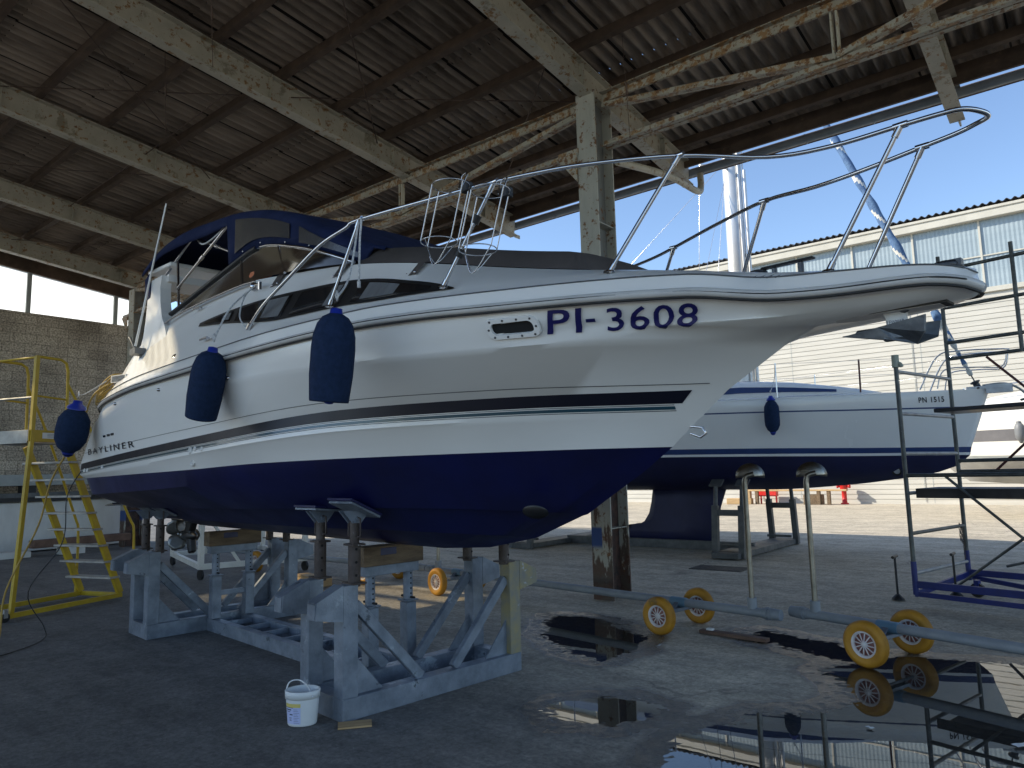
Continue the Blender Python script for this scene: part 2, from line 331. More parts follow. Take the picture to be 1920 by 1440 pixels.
def ground_mat():
    m,N,L,P=newmat('yard_concrete')
    tc=N.new('ShaderNodeTexCoord'); O=tc.outputs['Object']
    def noi(sc,det=8,rg=.6,vec=O):
        n=N.new('ShaderNodeTexNoise'); n.inputs['Scale'].default_value=sc; n.inputs['Detail'].default_value=det; n.inputs['Roughness'].default_value=rg; L.new(vec,n.inputs[0]); return n.outputs['Fac']
    def ramp(f,p0,c0,p1,c1):
        c=N.new('ShaderNodeValToRGB'); L.new(f,c.inputs[0]); c.color_ramp.elements[0].position=p0; c.color_ramp.elements[1].position=p1; c.color_ramp.elements[0].color=(*c0,1); c.color_ramp.elements[1].color=(*c1,1); return c.outputs[0]
    def mix(f,a,b,mode='MIX'):
        x=N.new('ShaderNodeMix'); x.data_type='RGBA'; x.blend_type=mode
        if isinstance(f,float): x.inputs[0].default_value=f
        else: L.new(f,x.inputs[0])
        L.new(a,x.inputs[6]); L.new(b,x.inputs[7]); return x.outputs[2]
    big=noi(.35,6,.6); mid=noi(2.3,9,.68); fine=noi(30,8,.78)
    mp=N.new('ShaderNodeMapping'); mp.inputs['Scale'].default_value=(.35,1.6,1); mp.inputs['Rotation'].default_value=(0,0,R(8)); L.new(O,mp.inputs[0])
    streak=noi(1.5,9,.68,mp.outputs[0])
    conc=ramp(mid,.33,(.48,.42,.325),.68,(.70,.615,.475))
    asph=ramp(mid,.3,(.135,.133,.13),.7,(.235,.228,.215))
    # asphalt apron under the shed (towards the camera-left), worn edge
    sx=N.new('ShaderNodeSeparateXYZ'); L.new(O,sx.inputs[0])
    a=N.new('ShaderNodeMath'); a.operation='MULTIPLY_ADD'; L.new(big,a.inputs[0]); a.inputs[1].default_value=3.2
    d=N.new('ShaderNodeMath'); d.operation='MULTIPLY_ADD'; L.new(sx.outputs[0],d.inputs[0]); d.inputs[1].default_value=.55; 
    L.new(sx.outputs[1],d.inputs[2]); L.new(d.outputs[0],a.inputs[2])
    mr=N.new('ShaderNodeMapRange'); L.new(a.outputs[0],mr.inputs[0]); mr.inputs[1].default_value=2.6; mr.inputs[2].default_value=5.4
    col=mix(mr.outputs[0],asph,conc)
    col=mix(.75,col,ramp(streak,.3,(.52,.52,.53),.66,(1.08,1.08,1.08)),'MULTIPLY')
    col=mix(.75,col,ramp(fine,.36,(.52,.52,.52),.62,(1.22,1.22,1.22)),'MULTIPLY')
    col=mix(ramp(noi(38,3,.5),.70,(0,0,0),.73,(.5,.5,.5)),col,ramp(mid,0,(.45,.44,.42),1,(.45,.44,.42)))
    col=mix(ramp(noi(24,4,.6),.68,(0,0,0),.73,(.6,.6,.6)),col,ramp(mid,0,(.05,.05,.05),1,(.06,.06,.06)))
    col=mix(.8,col,ramp(noi(11,8,.72),.36,(.62,.62,.63),.64,(1.14,1.14,1.13)),'MULTIPLY')
    # pale scuffs and dark oil stains
    sc=noi(3.1,10,.75,mp.outputs[0]); col=mix(ramp(sc,.66,(0,0,0),.74,(.45,.45,.45)),col,ramp(mid,0,(.42,.41,.38),1,(.42,.41,.38)))
    st=noi(.8,6,.65); col=mix(ramp(st,.62,(0,0,0),.72,(.55,.55,.55)),col,ramp(mid,0,(.07,.065,.06),1,(.09,.085,.08)))
    # cracks
    vo=N.new('ShaderNodeTexVoronoi'); vo.feature='DISTANCE_TO_EDGE'; vo.inputs['Scale'].default_value=.42; 
    wp=N.new('ShaderNodeVectorMath'); wp.operation='ADD'; nzc=N.new('ShaderNodeTexNoise'); nzc.inputs['Scale'].default_value=1.8; nzc.inputs['Detail'].default_value=6; L.new(O,nzc.inputs[0])
    L.new(O,wp.inputs[0]); L.new(nzc.outputs['Color'],wp.inputs[1]); L.new(wp.outputs[0],vo.inputs['Vector'])
    ck=N.new('ShaderNodeMath'); ck.operation='MULTIPLY'; L.new(ramp(vo.outputs['Distance'],.003,(.6,.6,.6),.009,(0,0,0)),ck.inputs[0]); L.new(ramp(noi(.6,3),.5,(0,0,0),.62,(1,1,1)),ck.inputs[1])
    col=mix(ck.outputs[0],col,ramp(mid,0,(.08,.075,.07),1,(.08,.075,.07)))
    at=N.new('ShaderNodeAttribute'); at.attribute_name='wet'
    w=at.outputs['Fac']
    wn=N.new('ShaderNodeMath'); wn.operation='MULTIPLY_ADD'; L.new(mid,wn.inputs[0]); wn.inputs[1].default_value=.5; wn.inputs[2].default_value=-.25
    wa=N.new('ShaderNodeMath'); wa.operation='ADD'; L.new(w,wa.inputs[0]); L.new(wn.outputs[0],wa.inputs[1])
    wr=N.new('ShaderNodeMapRange'); wr.interpolation_type='SMOOTHSTEP'; L.new(wa.outputs[0],wr.inputs[0]); wr.inputs[1].default_value=.3; wr.inputs[2].default_value=.55
    dk=mix(1.0,col,ramp(mid,0,(.34,.34,.35),1,(.40,.40,.41)),'MULTIPLY')
    col=mix(wr.outputs[0],col,dk)
    L.new(col,P.inputs['Base Color'])
    rg=N.new('ShaderNodeMapRange'); L.new(wr.outputs[0],rg.inputs[0]); rg.inputs[3].default_value=.86; rg.inputs[4].default_value=.24; L.new(rg.outputs[0],P.inputs['Roughness'])
    bp=N.new('ShaderNodeBump'); bp.inputs['Strength'].default_value=.75; bp.inputs['Distance'].default_value=.016; L.new(fine,bp.inputs['Height']); L.new(bp.outputs[0],P.inputs['Normal'])
    return m
M['ground']=ground_mat()

# ------------------------------------------------------------------ camera, light, world
cam=bpy.data.cameras.new('camera'); co=bpy.data.objects.new('camera',cam); COL.objects.link(co); scn.camera=co
cam.sensor_width=36; cam.lens=36*1350/1920; cam.clip_end=2000; cam.clip_start=.05
yaw,pit,rol=R(39.115),R(7.0),R(1.4)
co.matrix_world=Matrix.Translation((0,0,1.65))@Matrix.Rotation(yaw,4,'Z')@Matrix.Rotation(R(90)+pit,4,'X')@Matrix.Rotation(-rol,4,'Z')
LD=V((1.5,1,-1.17)).normalized()
sun=bpy.data.lights.new('sun','SUN'); so=bpy.data.objects.new('sun',sun); COL.objects.link(so)
sun.energy=3.3; sun.angle=R(.5); sun.color=(1,.93,.80); so.rotation_euler=LD.to_track_quat('-Z','Y').to_euler()
w=bpy.data.worlds.new('World'); scn.world=w; w.use_nodes=True; N=w.node_tree.nodes; L=w.node_tree.links
sky=N.new('ShaderNodeTexSky'); sky.sky_type='NISHITA'; sky.sun_disc=False; sky.sun_elevation=R(33); sky.sun_rotation=R(236.3); sky.altitude=0; sky.air_density=.85; sky.dust_density=.15; sky.ozone_density=1.9
L.new(sky.outputs[0],N['Background'].inputs[0]); N['Background'].inputs[1].default_value=.115
scn.view_settings.view_transform='Standard'; scn.view_settings.look='None'; scn.view_settings.exposure=1.15; scn.view_settings.gamma=1

# ------------------------------------------------------------------ ground and puddles
P1=[(-5.09,6.95),(-4.84,7.07),(-4.53,7.02),(-3.94,6.72),(-3.69,6.48),(-3.51,5.99),(-3.55,5.55),(-3.96,5.62),(-4.28,5.83),(-4.6,6.03),(-4.86,6.44)]
P2=[(-3.15,4.17),(-3.18,4.43),(-3.03,4.67),(-2.78,4.78),(-2.56,4.72),(-2.52,4.41),(-2.63,4.19),(-2.85,4.12),(-3.01,4.09)]
P3=[(-2.93,7.28),(-2.8,7.45),(-2.13,7.26),(-1.65,6.98),(-1.48,7.15),(-1.1,7.21),(-.66,7.34),(-.22,7.35),(1.3,7.3),(2.0,6.2),(1.7,4.2),(.2,3.1),(-1.0,2.7),(-1.71,3.15),(-2.07,3.78),(-2.22,4.27),(-2.13,4.54),(-2.0,4.75),(-1.98,4.98),(-1.74,5.11),(-1.62,5.28),(-1.54,5.61),(-1.6,5.9),(-1.8,6.07),(-1.91,6.25),(-1.79,6.63),(-1.96,6.66),(-2.23,6.79),(-2.46,6.92),(-2.69,6.94)]
def sdist(X,Y,poly):
    P=np.array(poly); n=len(P); d=np.full(X.shape,1e9); ins=np.zeros(X.shape,bool)
    for i in range(n):
        a=P[i]; b=P[(i+1)%n]; e=b-a; t=np.clip(((X-a[0])*e[0]+(Y-a[1])*e[1])/(e@e),0,1)
        d=np.minimum(d,np.hypot(X-a[0]-t*e[0],Y-a[1]-t*e[1]))
        c=((a[1]>Y)!=(b[1]>Y))&(X<(b[0]-a[0])*(Y-a[1])/(b[1]-a[1]+1e-12)+a[0]); ins^=c
    return np.where(ins,-d,d)
x0,x1,y0,y1=-6.6,2.6,2.2,8.4
xs=np.arange(x0,x1+1e-6,.026); ys=np.arange(y0,y1+1e-6,.026); XX,YY=np.meshgrid(xs,ys,indexing='ij')
D=np.minimum(np.minimum(sdist(XX,YY,P1),sdist(XX,YY,P2)),sdist(XX,YY,P3))
lo=np.empty(XX.shape); hi=np.empty(XX.shape)
for i in range(XX.shape[0]):
    for j in range(XX.shape[1]):
        p=V((XX[i,j],YY[i,j],0)); lo[i,j]=noise.noise(p*2.3)*.6+noise.noise(p*6)*.4; hi[i,j]=noise.noise(p*17)*.6+noise.noise(p*43+V((3,1,0)))*.8
Dn=D+lo*.12+hi*.018
edge=np.clip(np.minimum(np.minimum(XX-x0,x1-XX),np.minimum(YY-y0,y1-YY))/.4,0,1)
ZZ=(np.clip(Dn*.045-.004,-.014,0)+hi*.0055*np.exp(-(np.clip(D,0,9)/.5)**2))*edge
ZZ=np.where(D>.45,np.minimum(ZZ,0),ZZ)
WET=np.clip(1-Dn/.42,0,1)*edge
gm=MB(); nx,ny=XX.shape
gm.add(np.stack([XX,YY,ZZ],-1).reshape(-1,3).tolist(),[],0)
fs=[]
for i in range(nx-1):
    b=i*ny
    for j in range(ny-1): fs.append([b+j,b+ny+j,b+ny+j+1,b+j+1])
gm.f+=fs; gm.m+=[0]*len(fs); gm.sm+=[True]*len(fs)
X1,Y1=float(xs[-1]),float(ys[-1]); B=400
for (a,b,c,d) in ((-B,B,-B,y0),(-B,B,Y1,B),(-B,x0,y0,Y1),(X1,B,y0,Y1)):
    gm.add([(a,c,0),(b,c,0),(b,d,0),(a,d,0)],[(0,1,2,3)])
g=gm.build('ground',M['ground']); g['kind']='structure'
at=g.data.attributes.new('wet','FLOAT','POINT'); arr=np.zeros(len(g.data.vertices)); arr[:nx*ny]=WET.reshape(-1); at.data.foreach_set('value',arr)
for P in (P1,P2,P3):
    b=MB(); n=len(P); c=np.mean(P,0); out=[]
    ar=sum(P[i][0]*P[(i+1)%n][1]-P[(i+1)%n][0]*P[i][1] for i in range(n)); sg=1 if ar>0 else -1
    for i in range(n):
        t=V((P[(i+1)%n][0]-P[i-1][0],P[(i+1)%n][1]-P[i-1][1])).normalized(); out.append((P[i][0]+t.y*sg*.2,P[i][1]-t.x*sg*.2,-.004))
    b.add(out,[tuple(range(n)) if sg>0 else tuple(range(n))[::-1]]); o=b.build('puddle_water',M['water']); o['kind']='structure'

# ------------------------------------------------------------------ open shed
SL=-.1135
zb=lambda y:7.78+SL*y-.03          # underside of the rafters
shed=thing('open_shed','long open boat shed with rusty cream steel frame and corrugated roof','shed',(-10,4,0))
def sb(mb,name,mat,**k): return mb.build(name,M[mat] if isinstance(mat,str) else mat,shed,world=True,**k)
RX=[2.75,-1.15,-5.1,-8.98,-12.64,-16.4,-19.7]
YB,YE=-7.6,11.1
for x in RX:
    b=MB(); up=V((0,-SL,1))
    ye=11.25 if x!=-1.15 else 11.6
    b.ibeam((x,YB,zb(YB)+.2),(x,ye,zb(ye)+.2),.40,.19,.018,up)
    for yy in np.arange(-6.2,11,2.35): b.box((x+.045,yy,zb(yy)+.2),(.075,.012,.36))
    b.box((x+.02,ye+.06,zb(ye)+.02),(.02,.16,.07))
    sb(b,'rafter','cream')
py=[YB+.3+1.0*k for k in range(20)]
for y in py:
    b=MB(); z=zb(y)+.405
    b.beam((-21.6,y,z+.07),(6.5,y,z+.07),.09,.14,(0,-SL,1)); 
    sb(b,'purlin','purlin')
# corrugated roof, unseen translucent sheets added to throw sun patches on stern and floor
pitch=.177; n=int((6.5+21.7)/pitch*8); cols=np.linspace(-21.7,6.5,n+1)
rows=[]
yy=11.32; k=0
while yy>YB-.2:
    rows.append((yy,max(yy-1.5,YB-.3),k)); yy-=1.38; k+=1
RL=[(-16.0,-13.2,-2.5,-1.0),(-21.3,-17.2,-2.2,.4)]
b=MB(); bls=[MB() for _ in RL]
def inlight(x,y):
    for i,(a,b_,c,d) in enumerate(RL):
        if a<x<b_ and c<y<d: return i
    return -1
for (ya,ybk,k) in rows:
    zz=[.05*math.cos(2*math.pi*(x+.4)/pitch) for x in cols]
    sub=4; dz=lambda y:zb(y)+.405+.145+.052-.022*(ya-y)/1.5
    for s_ in range(sub):
        p=ya+(ybk-ya)*s_/sub; q=ya+(ybk-ya)*(s_+1)/sub
        vs=[(x,p,dz(p)+z) for x,z in zip(cols,zz)]+[(x,q,dz(q)+z) for x,z in zip(cols,zz)]; m=len(cols); f1=[]
        for i in range(m-1):
            li=inlight((cols[i]+cols[i+1])/2,(p+q)/2)
            if li<0: f1.append((i,i+1,m+i+1,m+i))
            else: bls[li].add([vs[i],vs[i+1],vs[m+i+1],vs[m+i]],[(0,1,2,3)],0,True)
        b.add(vs,f1,0,True)
sb(b,'roof_sheet','roof')
for q in bls: sb(q,'added_rooflight','added_rooflight',weld=True)
# eaves board, gutter with brackets
b=MB(); b.beam((-21.6,11.12,6.905),(6.5,11.12,6.905),.05,.27); sb(b,'eaves_board','purlin')
gx=(-21.6,6.5); zg=6.80; yg=11.42
b=MB(); P=[]
for x in (gx[0],gx[1]):
    P.append([(x,yg+.085*math.cos(a),zg+.085*math.sin(a)) for a in np.linspace(0,-math.pi,11)])
P2_=[[(x,yg+.078*math.cos(a),zg+.078*math.sin(a)) for a in np.linspace(0,-math.pi,11)] for x in gx]
b=MB(); b.grid(P); b.grid(P2_,flip=True)
for sg in (1,-1): b.tube([(gx[0],yg+sg*.082,zg+.004),(gx[1],yg+sg*.082,zg+.004)],.010,6)
gut=sb(b,'gutter','gutter')
for x in np.arange(-20.8,6,.98):
    c=MB(); c.tube([(x,yg-.1,zg+.02)]+[(x,yg+.094*math.cos(a),zg+.094*math.sin(a)) for a in np.linspace(-math.pi,0,9)]+[(x,yg+.094,zg+.02)],.007,5)
    o=c.build('bracket',M['gutter'],gut); o.matrix_parent_inverse=Matrix.Identity(4)
    for v in o.data.vertices: v.co=shed.matrix_basis.inverted()@v.co
# outlet pipe back to the column
b=MB(); b.tube(bez([(-4.95,11.40,6.72),(-4.95,11.40,6.48),(-4.96,11.25,6.36),(-4.96,10.2,6.30),(-4.97,8.62,6.02)],6),.055,12); sb(b,'downpipe','cream')
# columns
CY0,CY1=8.05,8.50
def column(x,cy0,cy1,top):
    b=MB(); w=.30
    b.box((x,cy0+.012,top/2),(w,.022,top)); b.box((x,cy1-.012,top/2),(w,.022,top)); b.box((x,(cy0+cy1)/2,top/2),(.016,cy1-cy0-.05,top),1)
    c=sb(b,'column',[M['column'],M['columnweb']])
    b=MB()
    for z in (.9,2.2,3.6,5.0): b.box((x+.07,(cy0+cy1)/2,z),(.12,cy1-cy0-.05,.012))
    o=b.build('stiffener',M['column'],c); [setattr(v,'co',shed.matrix_basis.inverted()@v.co) for v in o.data.vertices]
    # head bracket to the girder
    b=MB(); b.prism([(0,0),(.0,.42),(-.34,.42)],(x-.15,cy0-.02,5.62),(1,0,0),(0,0,1),.018); b.box((x-.30,cy0+.12,6.06),(.34,.26,.10))
    o=b.build('head_bracket',M['cream_rusty'],c); [setattr(v,'co',shed.matrix_basis.inverted()@v.co) for v in o.data.vertices]
def column_mat(name,c1,c2,dark,z0,z1):
    m,N,L,P=newmat(name)
    tc=N.new('ShaderNodeTexCoord'); sx=N.new('ShaderNodeSeparateXYZ'); L.new(tc.outputs['Object'],sx.inputs[0])
    mp=N.new('ShaderNodeMapping'); mp.inputs['Scale'].default_value=(4,4,.9); L.new(tc.outputs['Object'],mp.inputs[0])
    n1=N.new('ShaderNodeTexNoise'); n1.inputs['Scale'].default_value=2.4; n1.inputs['Detail'].default_value=9; n1.inputs['Roughness'].default_value=.68; L.new(mp.outputs[0],n1.inputs[0])
    n2=N.new('ShaderNodeTexNoise'); n2.inputs['Scale'].default_value=9; n2.inputs['Detail'].default_value=8; n2.inputs['Roughness'].default_value=.7; L.new(tc.outputs['Object'],n2.inputs[0])
    def rp(f,p0,a,p1,b):
        c=N.new('ShaderNodeValToRGB'); L.new(f,c.inputs[0]); e=c.color_ramp.elements; e[0].position=p0; e[1].position=p1; e[0].color=(*a,1); e[1].color=(*b,1); return c.outputs[0]
    def mix(f,a,b):
        x=N.new('ShaderNodeMix'); x.data_type='RGBA'; L.new(f,x.inputs[0]); L.new(a,x.inputs[6])
        if isinstance(b,tuple): x.inputs[7].default_value=(*b,1)
        else: L.new(b,x.inputs[7])
        return x.outputs[2]
    col=rp(n1.outputs['Fac'],.35,c2,.65,c1)
    col=mix(rp(n2.outputs['Fac'],.56,(0,0,0),.62,(1,1,1)),col,RUST)
    mr=N.new('ShaderNodeMapRange'); L.new(sx.outputs[2],mr.inputs[0]); mr.inputs[1].default_value=z1; mr.inputs[2].default_value=z0; mr.inputs[3].default_value=-.28; mr.inputs[4].default_value=.36
    ad=N.new('ShaderNodeMath'); ad.operation='ADD'; L.new(n1.outputs['Fac'],ad.inputs[0]); L.new(mr.outputs[0],ad.inputs[1])
    col=mix(rp(ad.outputs[0],.58,(0,0,0),.63,(1,1,1)),col,rp(n2.outputs['Fac'],.4,dark,.65,(.10,.045,.03)))
    # patch of old blue paint at knee height
    bz=N.new('ShaderNodeMapRange'); bz.interpolation_type='SMOOTHSTEP'; L.new(sx.outputs[2],bz.inputs[0]); bz.inputs[1].default_value=.62; bz.inputs[2].default_value=.70
    bz2=N.new('ShaderNodeMapRange'); L.new(sx.outputs[2],bz2.inputs[0]); bz2.inputs[1].default_value=.93; bz2.inputs[2].default_value=.90
    ml=N.new('ShaderNodeMath'); ml.operation='MULTIPLY'; L.new(bz.outputs[0],ml.inputs[0]); L.new(bz2.outputs[0],ml.inputs[1])
    m3=N.new('ShaderNodeMath'); m3.operation='MULTIPLY'; L.new(ml.outputs[0],m3.inputs[0]); 
    xs_=N.new('ShaderNodeMath'); xs_.operation='LESS_THAN'; L.new(sx.outputs[0],xs_.inputs[0]); xs_.inputs[1].default_value=4.89; L.new(xs_.outputs[0],m3.inputs[1])
    col=mix(m3.outputs[0],col,(.03,.07,.22)) if name=='column_flange' else col
    L.new(col,P.inputs['Base Color']); P.inputs['Roughness'].default_value=.65
    b=N.new('ShaderNodeBump'); b.inputs['Strength'].default_value=.4; b.inputs['Distance'].default_value=.006; L.new(n2.outputs['Fac'],b.inputs['Height']); L.new(b.outputs[0],P.inputs['Normal'])
    return m
M['column']=column_mat('column_flange',(.44,.42,.35),(.36,.35,.30),(.10,.075,.055),-.4,2.4)
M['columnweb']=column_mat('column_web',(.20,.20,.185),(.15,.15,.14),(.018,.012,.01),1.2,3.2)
column(-5.12,CY0,CY1,6.88); column(-19.7,8.2,8.65,6.75)
# arched truss girder along the columns
def girder(xa,xb):
    yc=8.28; zt=6.88; zl=6.10; nB=2
    b=MB()
    for dy in (-.055,.055):
        b.box(((xa+xb)/2,yc+dy,zt),(abs(xb-xa),.09,.012)); b.box(((xa+xb)/2,yc+dy*.25,zt-.06),(abs(xb-xa),.010,.11))
    sb(b,'girder_chord','cream_rusty')
    b=MB()
    for dy in (-.05,.05): b.box(((xa+xb)/2,yc+dy,zl),(abs(xb-xa),.08,.012)); b.box(((xa+xb)/2,yc+dy*.25,zl+.05),(abs(xb-xa),.010,.09))
    sb(b,'girder_chord','cream_rusty')
    ps=[xa+(xb-xa)*t for t in (0,.27,.5,.73,1)]
    seg=[((ps[0],6.72),(ps[1],6.20)),((ps[4],6.72),(ps[3],6.20)),((ps[1],6.2),(ps[2],6.80)),((ps[3],6.2),(ps[2],6.80))]
    for (a,b_) in seg:
        b=MB()
        for dy in (-.03,.03): b.beam((a[0],yc+dy,a[1]),(b_[0],yc+dy,b_[1]),.05,.07)
        sb(b,'girder_brace','cream_rusty')
    for x in (ps[1],ps[3]):
        b=MB()
        for dx in (-.03,.03): b.box((x+dx,yc,(zt-.13+zl+.10)/2),(.022,.07,zt-zl-.24))
        sb(b,'girder_post','cream')
    b=MB()
girder(-5.28,-19.55); girder(-4.96,6.4)
# tie rods under the roof
for a,b_ in (((-8.98,10.6),(-5.1,7.3)),((-8.98,2.2),(-12.64,6.6)),((-12.64,6.6),(-16.4,3.0)),((-5.1,3.4),(-8.98,7.6)),((-16.4,7.9),(-19.7,5.4)),((-12.64,3.1),(-5.1,8.9)),((-16.4,5.5),(-8.98,5.3))):
    b=MB(); b.tube([(*a,zb(a[1])+.33),((a[0]+b_[0])/2,(a[1]+b_[1])/2,zb((a[1]+b_[1])/2)+.27),(*b_,zb(b_[1])+.33)],.009,5); sb(b,'tie_rod','rust')
for x,y in ((-9.6,4.3),(-7.6,3.9),(-4.4,7.9)):
    b=MB(); b.tube([(x,y,zb(y)+.5),(x+.02,y+.05,zb(y)-.9)],.004,5); b.tube([(x+.011,y+.027,zb(y)-.15),(x+.014,y+.033,zb(y)-.32)],.014,6); sb(b,'hanging_wire','rust')
MY1,MY2=6.29,8.43
# gable end wall: block masonry below, translucent sheets above
gw=MB(); gw.box((-21.3,-.2,3.03),(.22,18.2,6.06)); wall=sb(gw,'block_wall','block')
gw=MB(); gw.box((-21.3,8.83,2.98),(.3,.14,5.96)); sb(gw,'wall_pier','cream')
for ya,yb_ in ((-8.6,-5.2),(-5.1,-1.7),(-1.6,1.9),(2.0,MY1-.05),(MY1+.05,MY2-.05),(MY2+.05,8.86)):
    b=MB(); b.add([(-21.3,ya,6.06),(-21.3,yb_,6.06),(-21.3,yb_,zb(yb_)+.10),(-21.3,ya,zb(ya)+.10)],[(0,1,2,3)]); sb(b,'translucent_panel','poly')
b=MB(); b.beam((-21.28,-9,zb(-9)+.33),(-21.28,9.2,zb(9.2)+.33),.12,.46,(0,-SL,1)); sb(b,'wall_header','purlin')
for y in (-8.65,-5.15,-1.65,1.95,MY1,MY2,8.92):
    b=MB(); b.box((-21.28,y,(6.06+zb(y)+.1)/2),(.10,.10,zb(y)+.1-6.06)); sb(b,'mullion','greybeam')

# ------------------------------------------------------------------ motor boat
BO=V((-4.1,4.05,0)); BR=R(174)
BM=Matrix.Translation(BO)@Matrix.Rotation(BR,4,'Z')
def bw(u,v,z): return BM@V((u,v,z))
boat=thing('motor_boat','white motor cruiser with navy bottom resting on the galvanised cradle','motor boat',BO,BR)
LINES={
'K':[(-.10,0,1.085),(1,0,1.085),(2.2,0,1.092),(4.5,0,1.10)],
'K2':[(-.62,0,1.118),(-.2,.10,1.135),(.6,.14,1.135),(4.5,.15,1.14)],
'R2a':[(-1.05,0,1.20),(-.6,.20,1.245),(0,.33,1.265),(1,.42,1.262),(4.5,.44,1.25)],
'R2b':[(-1.10,0,1.212),(-.6,.245,1.232),(0,.39,1.243),(1,.495,1.236),(4.5,.515,1.222)],
'R1a':[(-1.50,0,1.365),(-1.2,.21,1.415),(-.6,.47,1.44),(0,.64,1.448),(1,.76,1.43),(4.5,.79,1.39)],
'R1b':[(-1.54,0,1.375),(-1.2,.255,1.402),(-.6,.53,1.422),(0,.71,1.425),(1,.835,1.403),(4.5,.865,1.36)],
'CH':[(-2.00,0,1.645),(-1.6,.32,1.675),(-1.2,.55,1.682),(-.5,.86,1.678),(.3,1.08,1.655),(1.2,1.20,1.622),(2.5,1.25,1.575),(4.72,1.22,1.515)],
'PA':[(-2.19,0,1.774),(-1.8,.30,1.775),(-1.4,.53,1.774),(-.9,.78,1.772),(-.27,1.008,1.769),(.6,1.19,1.761),(1.55,1.278,1.738),(3,1.30,1.72),(4.84,1.25,1.70)],
'B0':[(-2.36,0,1.915),(-2.1,.18,1.93),(-1.5,.585,1.936),(-.4,1.065,1.925),(1.07,1.305,1.855),(3,1.335,1.765),(4.92,1.28,1.722)],
'B1':[(-2.395,0,1.938),(-2.1,.205,1.950),(-1.5,.61,1.955),(-.4,1.09,1.944),(1.07,1.328,1.876),(3,1.352,1.79),(4.93,1.295,1.74)],
'S':[(-2.56,0,2.07),(-2.34,.125,2.072),(-1.52,.63,2.081),(-.41,1.08,2.075),(1.07,1.295,2.008),(3,1.345,1.925),(4.92,1.30,1.848)],
'C':[(-2.9,0,2.27),(-2.78,.15,2.285),(-2.52,.42,2.300),(-2.04,.79,2.318),(-1.62,.985,2.318),(-.67,1.262,2.338),(.91,1.415,2.362),(2.24,1.425,2.368),(4.2,1.365,2.27)],
'P':[(-3.07,0,2.345),(-2.95,.16,2.330),(-2.7,.36,2.352),(-2.3,.66,2.375),(-1.5,1.055,2.385),(0,1.365,2.41),(2,1.432,2.41),(4.05,1.37,2.315)],
'U':[(-3.755,0,2.36),(-3.6,.15,2.36),(-3.3,.22,2.355),(-3.0,.29,2.36),(-2.7,.455,2.415),(-2.3,.725,2.44),(-1.5,1.083,2.45),(0,1.382,2.467),(2,1.438,2.452),(4.0,1.37,2.352)],
'SH':[(-3.785,0,2.388),(-3.752,.11,2.40),(-3.6,.221,2.418),(-3.3,.297,2.422),(-3.05,.373,2.434),(-2.65,.567,2.492),(-2.34,.749,2.5),(-1.82,.99,2.51),(-1.34,1.154,2.527),(-.85,1.27,2.536),(.58,1.429,2.513),(1.155,1.449,2.502),(2.34,1.441,2.499),(3.5,1.403,2.459),(3.95,1.37,2.385)],
'D1':[(-3.772,0,2.462),(-3.742,.09,2.475),(-3.6,.195,2.50),(-3.3,.27,2.525),(-3.0,.345,2.545),(-2.65,.54,2.60),(-2.34,.72,2.61),(-1.82,.96,2.62),(-1.34,1.12,2.635),(-.85,1.24,2.645),(.58,1.40,2.63),(2.34,1.41,2.615),(3.5,1.37,2.57),(3.98,1.33,2.47)],
'D2':[(-3.77,0,2.482),(-3.73,.05,2.492),(-3.6,.12,2.515),(-3.22,.21,2.553),(-2.9,.29,2.60),(-2.6,.45,2.65),(-2.28,.64,2.675),(-1.37,1.01,2.690),(-.48,1.21,2.700),(.51,1.30,2.718),(2,1.32,2.745),(3.2,1.29,2.75),(3.96,1.24,2.64)],
'E':[(-3.765,0,2.484),(-3.4,.1,2.55),(-3.0,.16,2.605),(-2.75,.22,2.65),(-2.4,.40,2.705),(-2.05,.55,2.755),(-1.65,.71,2.825),(-1.14,.87,2.935),(-.8,.94,3.005),(-.3,1.0,3.09),(.3,1.07,3.15),(1,1.12,3.21),(2,1.14,3.20),(3,1.13,3.12),(3.6,1.12,3.01),(3.94,1.1,2.80)],
'E2':[(-3.762,0,2.485),(-3.4,.07,2.552),(-3,.12,2.61),(-2.7,.18,2.665),(-2.3,.30,2.735),(-1.66,.5,2.845),(-.84,.65,3.04),(.1,.75,3.165),(.7,.85,3.225),(1.2,1.02,3.22),(2,1.04,3.205),(3,1.04,3.11),(3.6,1.03,2.98),(3.935,1.02,2.72)],
'F':[(-3.758,0,2.486),(-3,.06,2.612),(-2.3,.15,2.745),(-1.66,.25,2.855),(-.84,.33,3.048),(.1,.38,3.178),(.7,.45,3.25),(1.2,.98,3.18),(1.5,1.0,2.4),(3.5,1.0,2.35),(3.93,1.0,2.35)],
'G':[(-3.755,0,2.487),(-3.6,0,2.525),(-3.1,0,2.60),(-2.8,0,2.655),(-2.7,0,2.675),(-2.3,0,2.75),(-1.66,0,2.86),(-.84,0,3.055),(.1,0,3.185),(.7,0,3.26),(1.2,0,3.0),(1.5,0,2.4),(3.9,0,2.35)],
}
LF={}
for k,p in LINES.items():
    u=[a[0] for a in p]; LF[k]=(u[0],u[-1],pchip(u,[a[1] for a in p]),pchip(u,[a[2] for a in p]))
HULL=['K','K2','R2a','R2b','R1a','R1b','CH','PA','B0','B1','S','C','P','U','SH']; DECK=['SH','D1','D2','E','E2','F','G']
SOFT={'Cb':('S','C',.90),'Ca':('C','P',.22)}
def lpt(k,t):
    if k in SOFT:
        a,b_,w_=SOFT[k]; return lpt(a,t).lerp(lpt(b_,t),w_)
    us,ue,fv,fz=LF[k]; u=us+(ue-us)*t**1.35
    v=fv(u)
    if k in HULL or k in('D1','D2'): # round the quarter
        q=max(0,(u-(ue-.22))/.22); v*=1-.055*q*q
    return V((u,v,fz(u)))
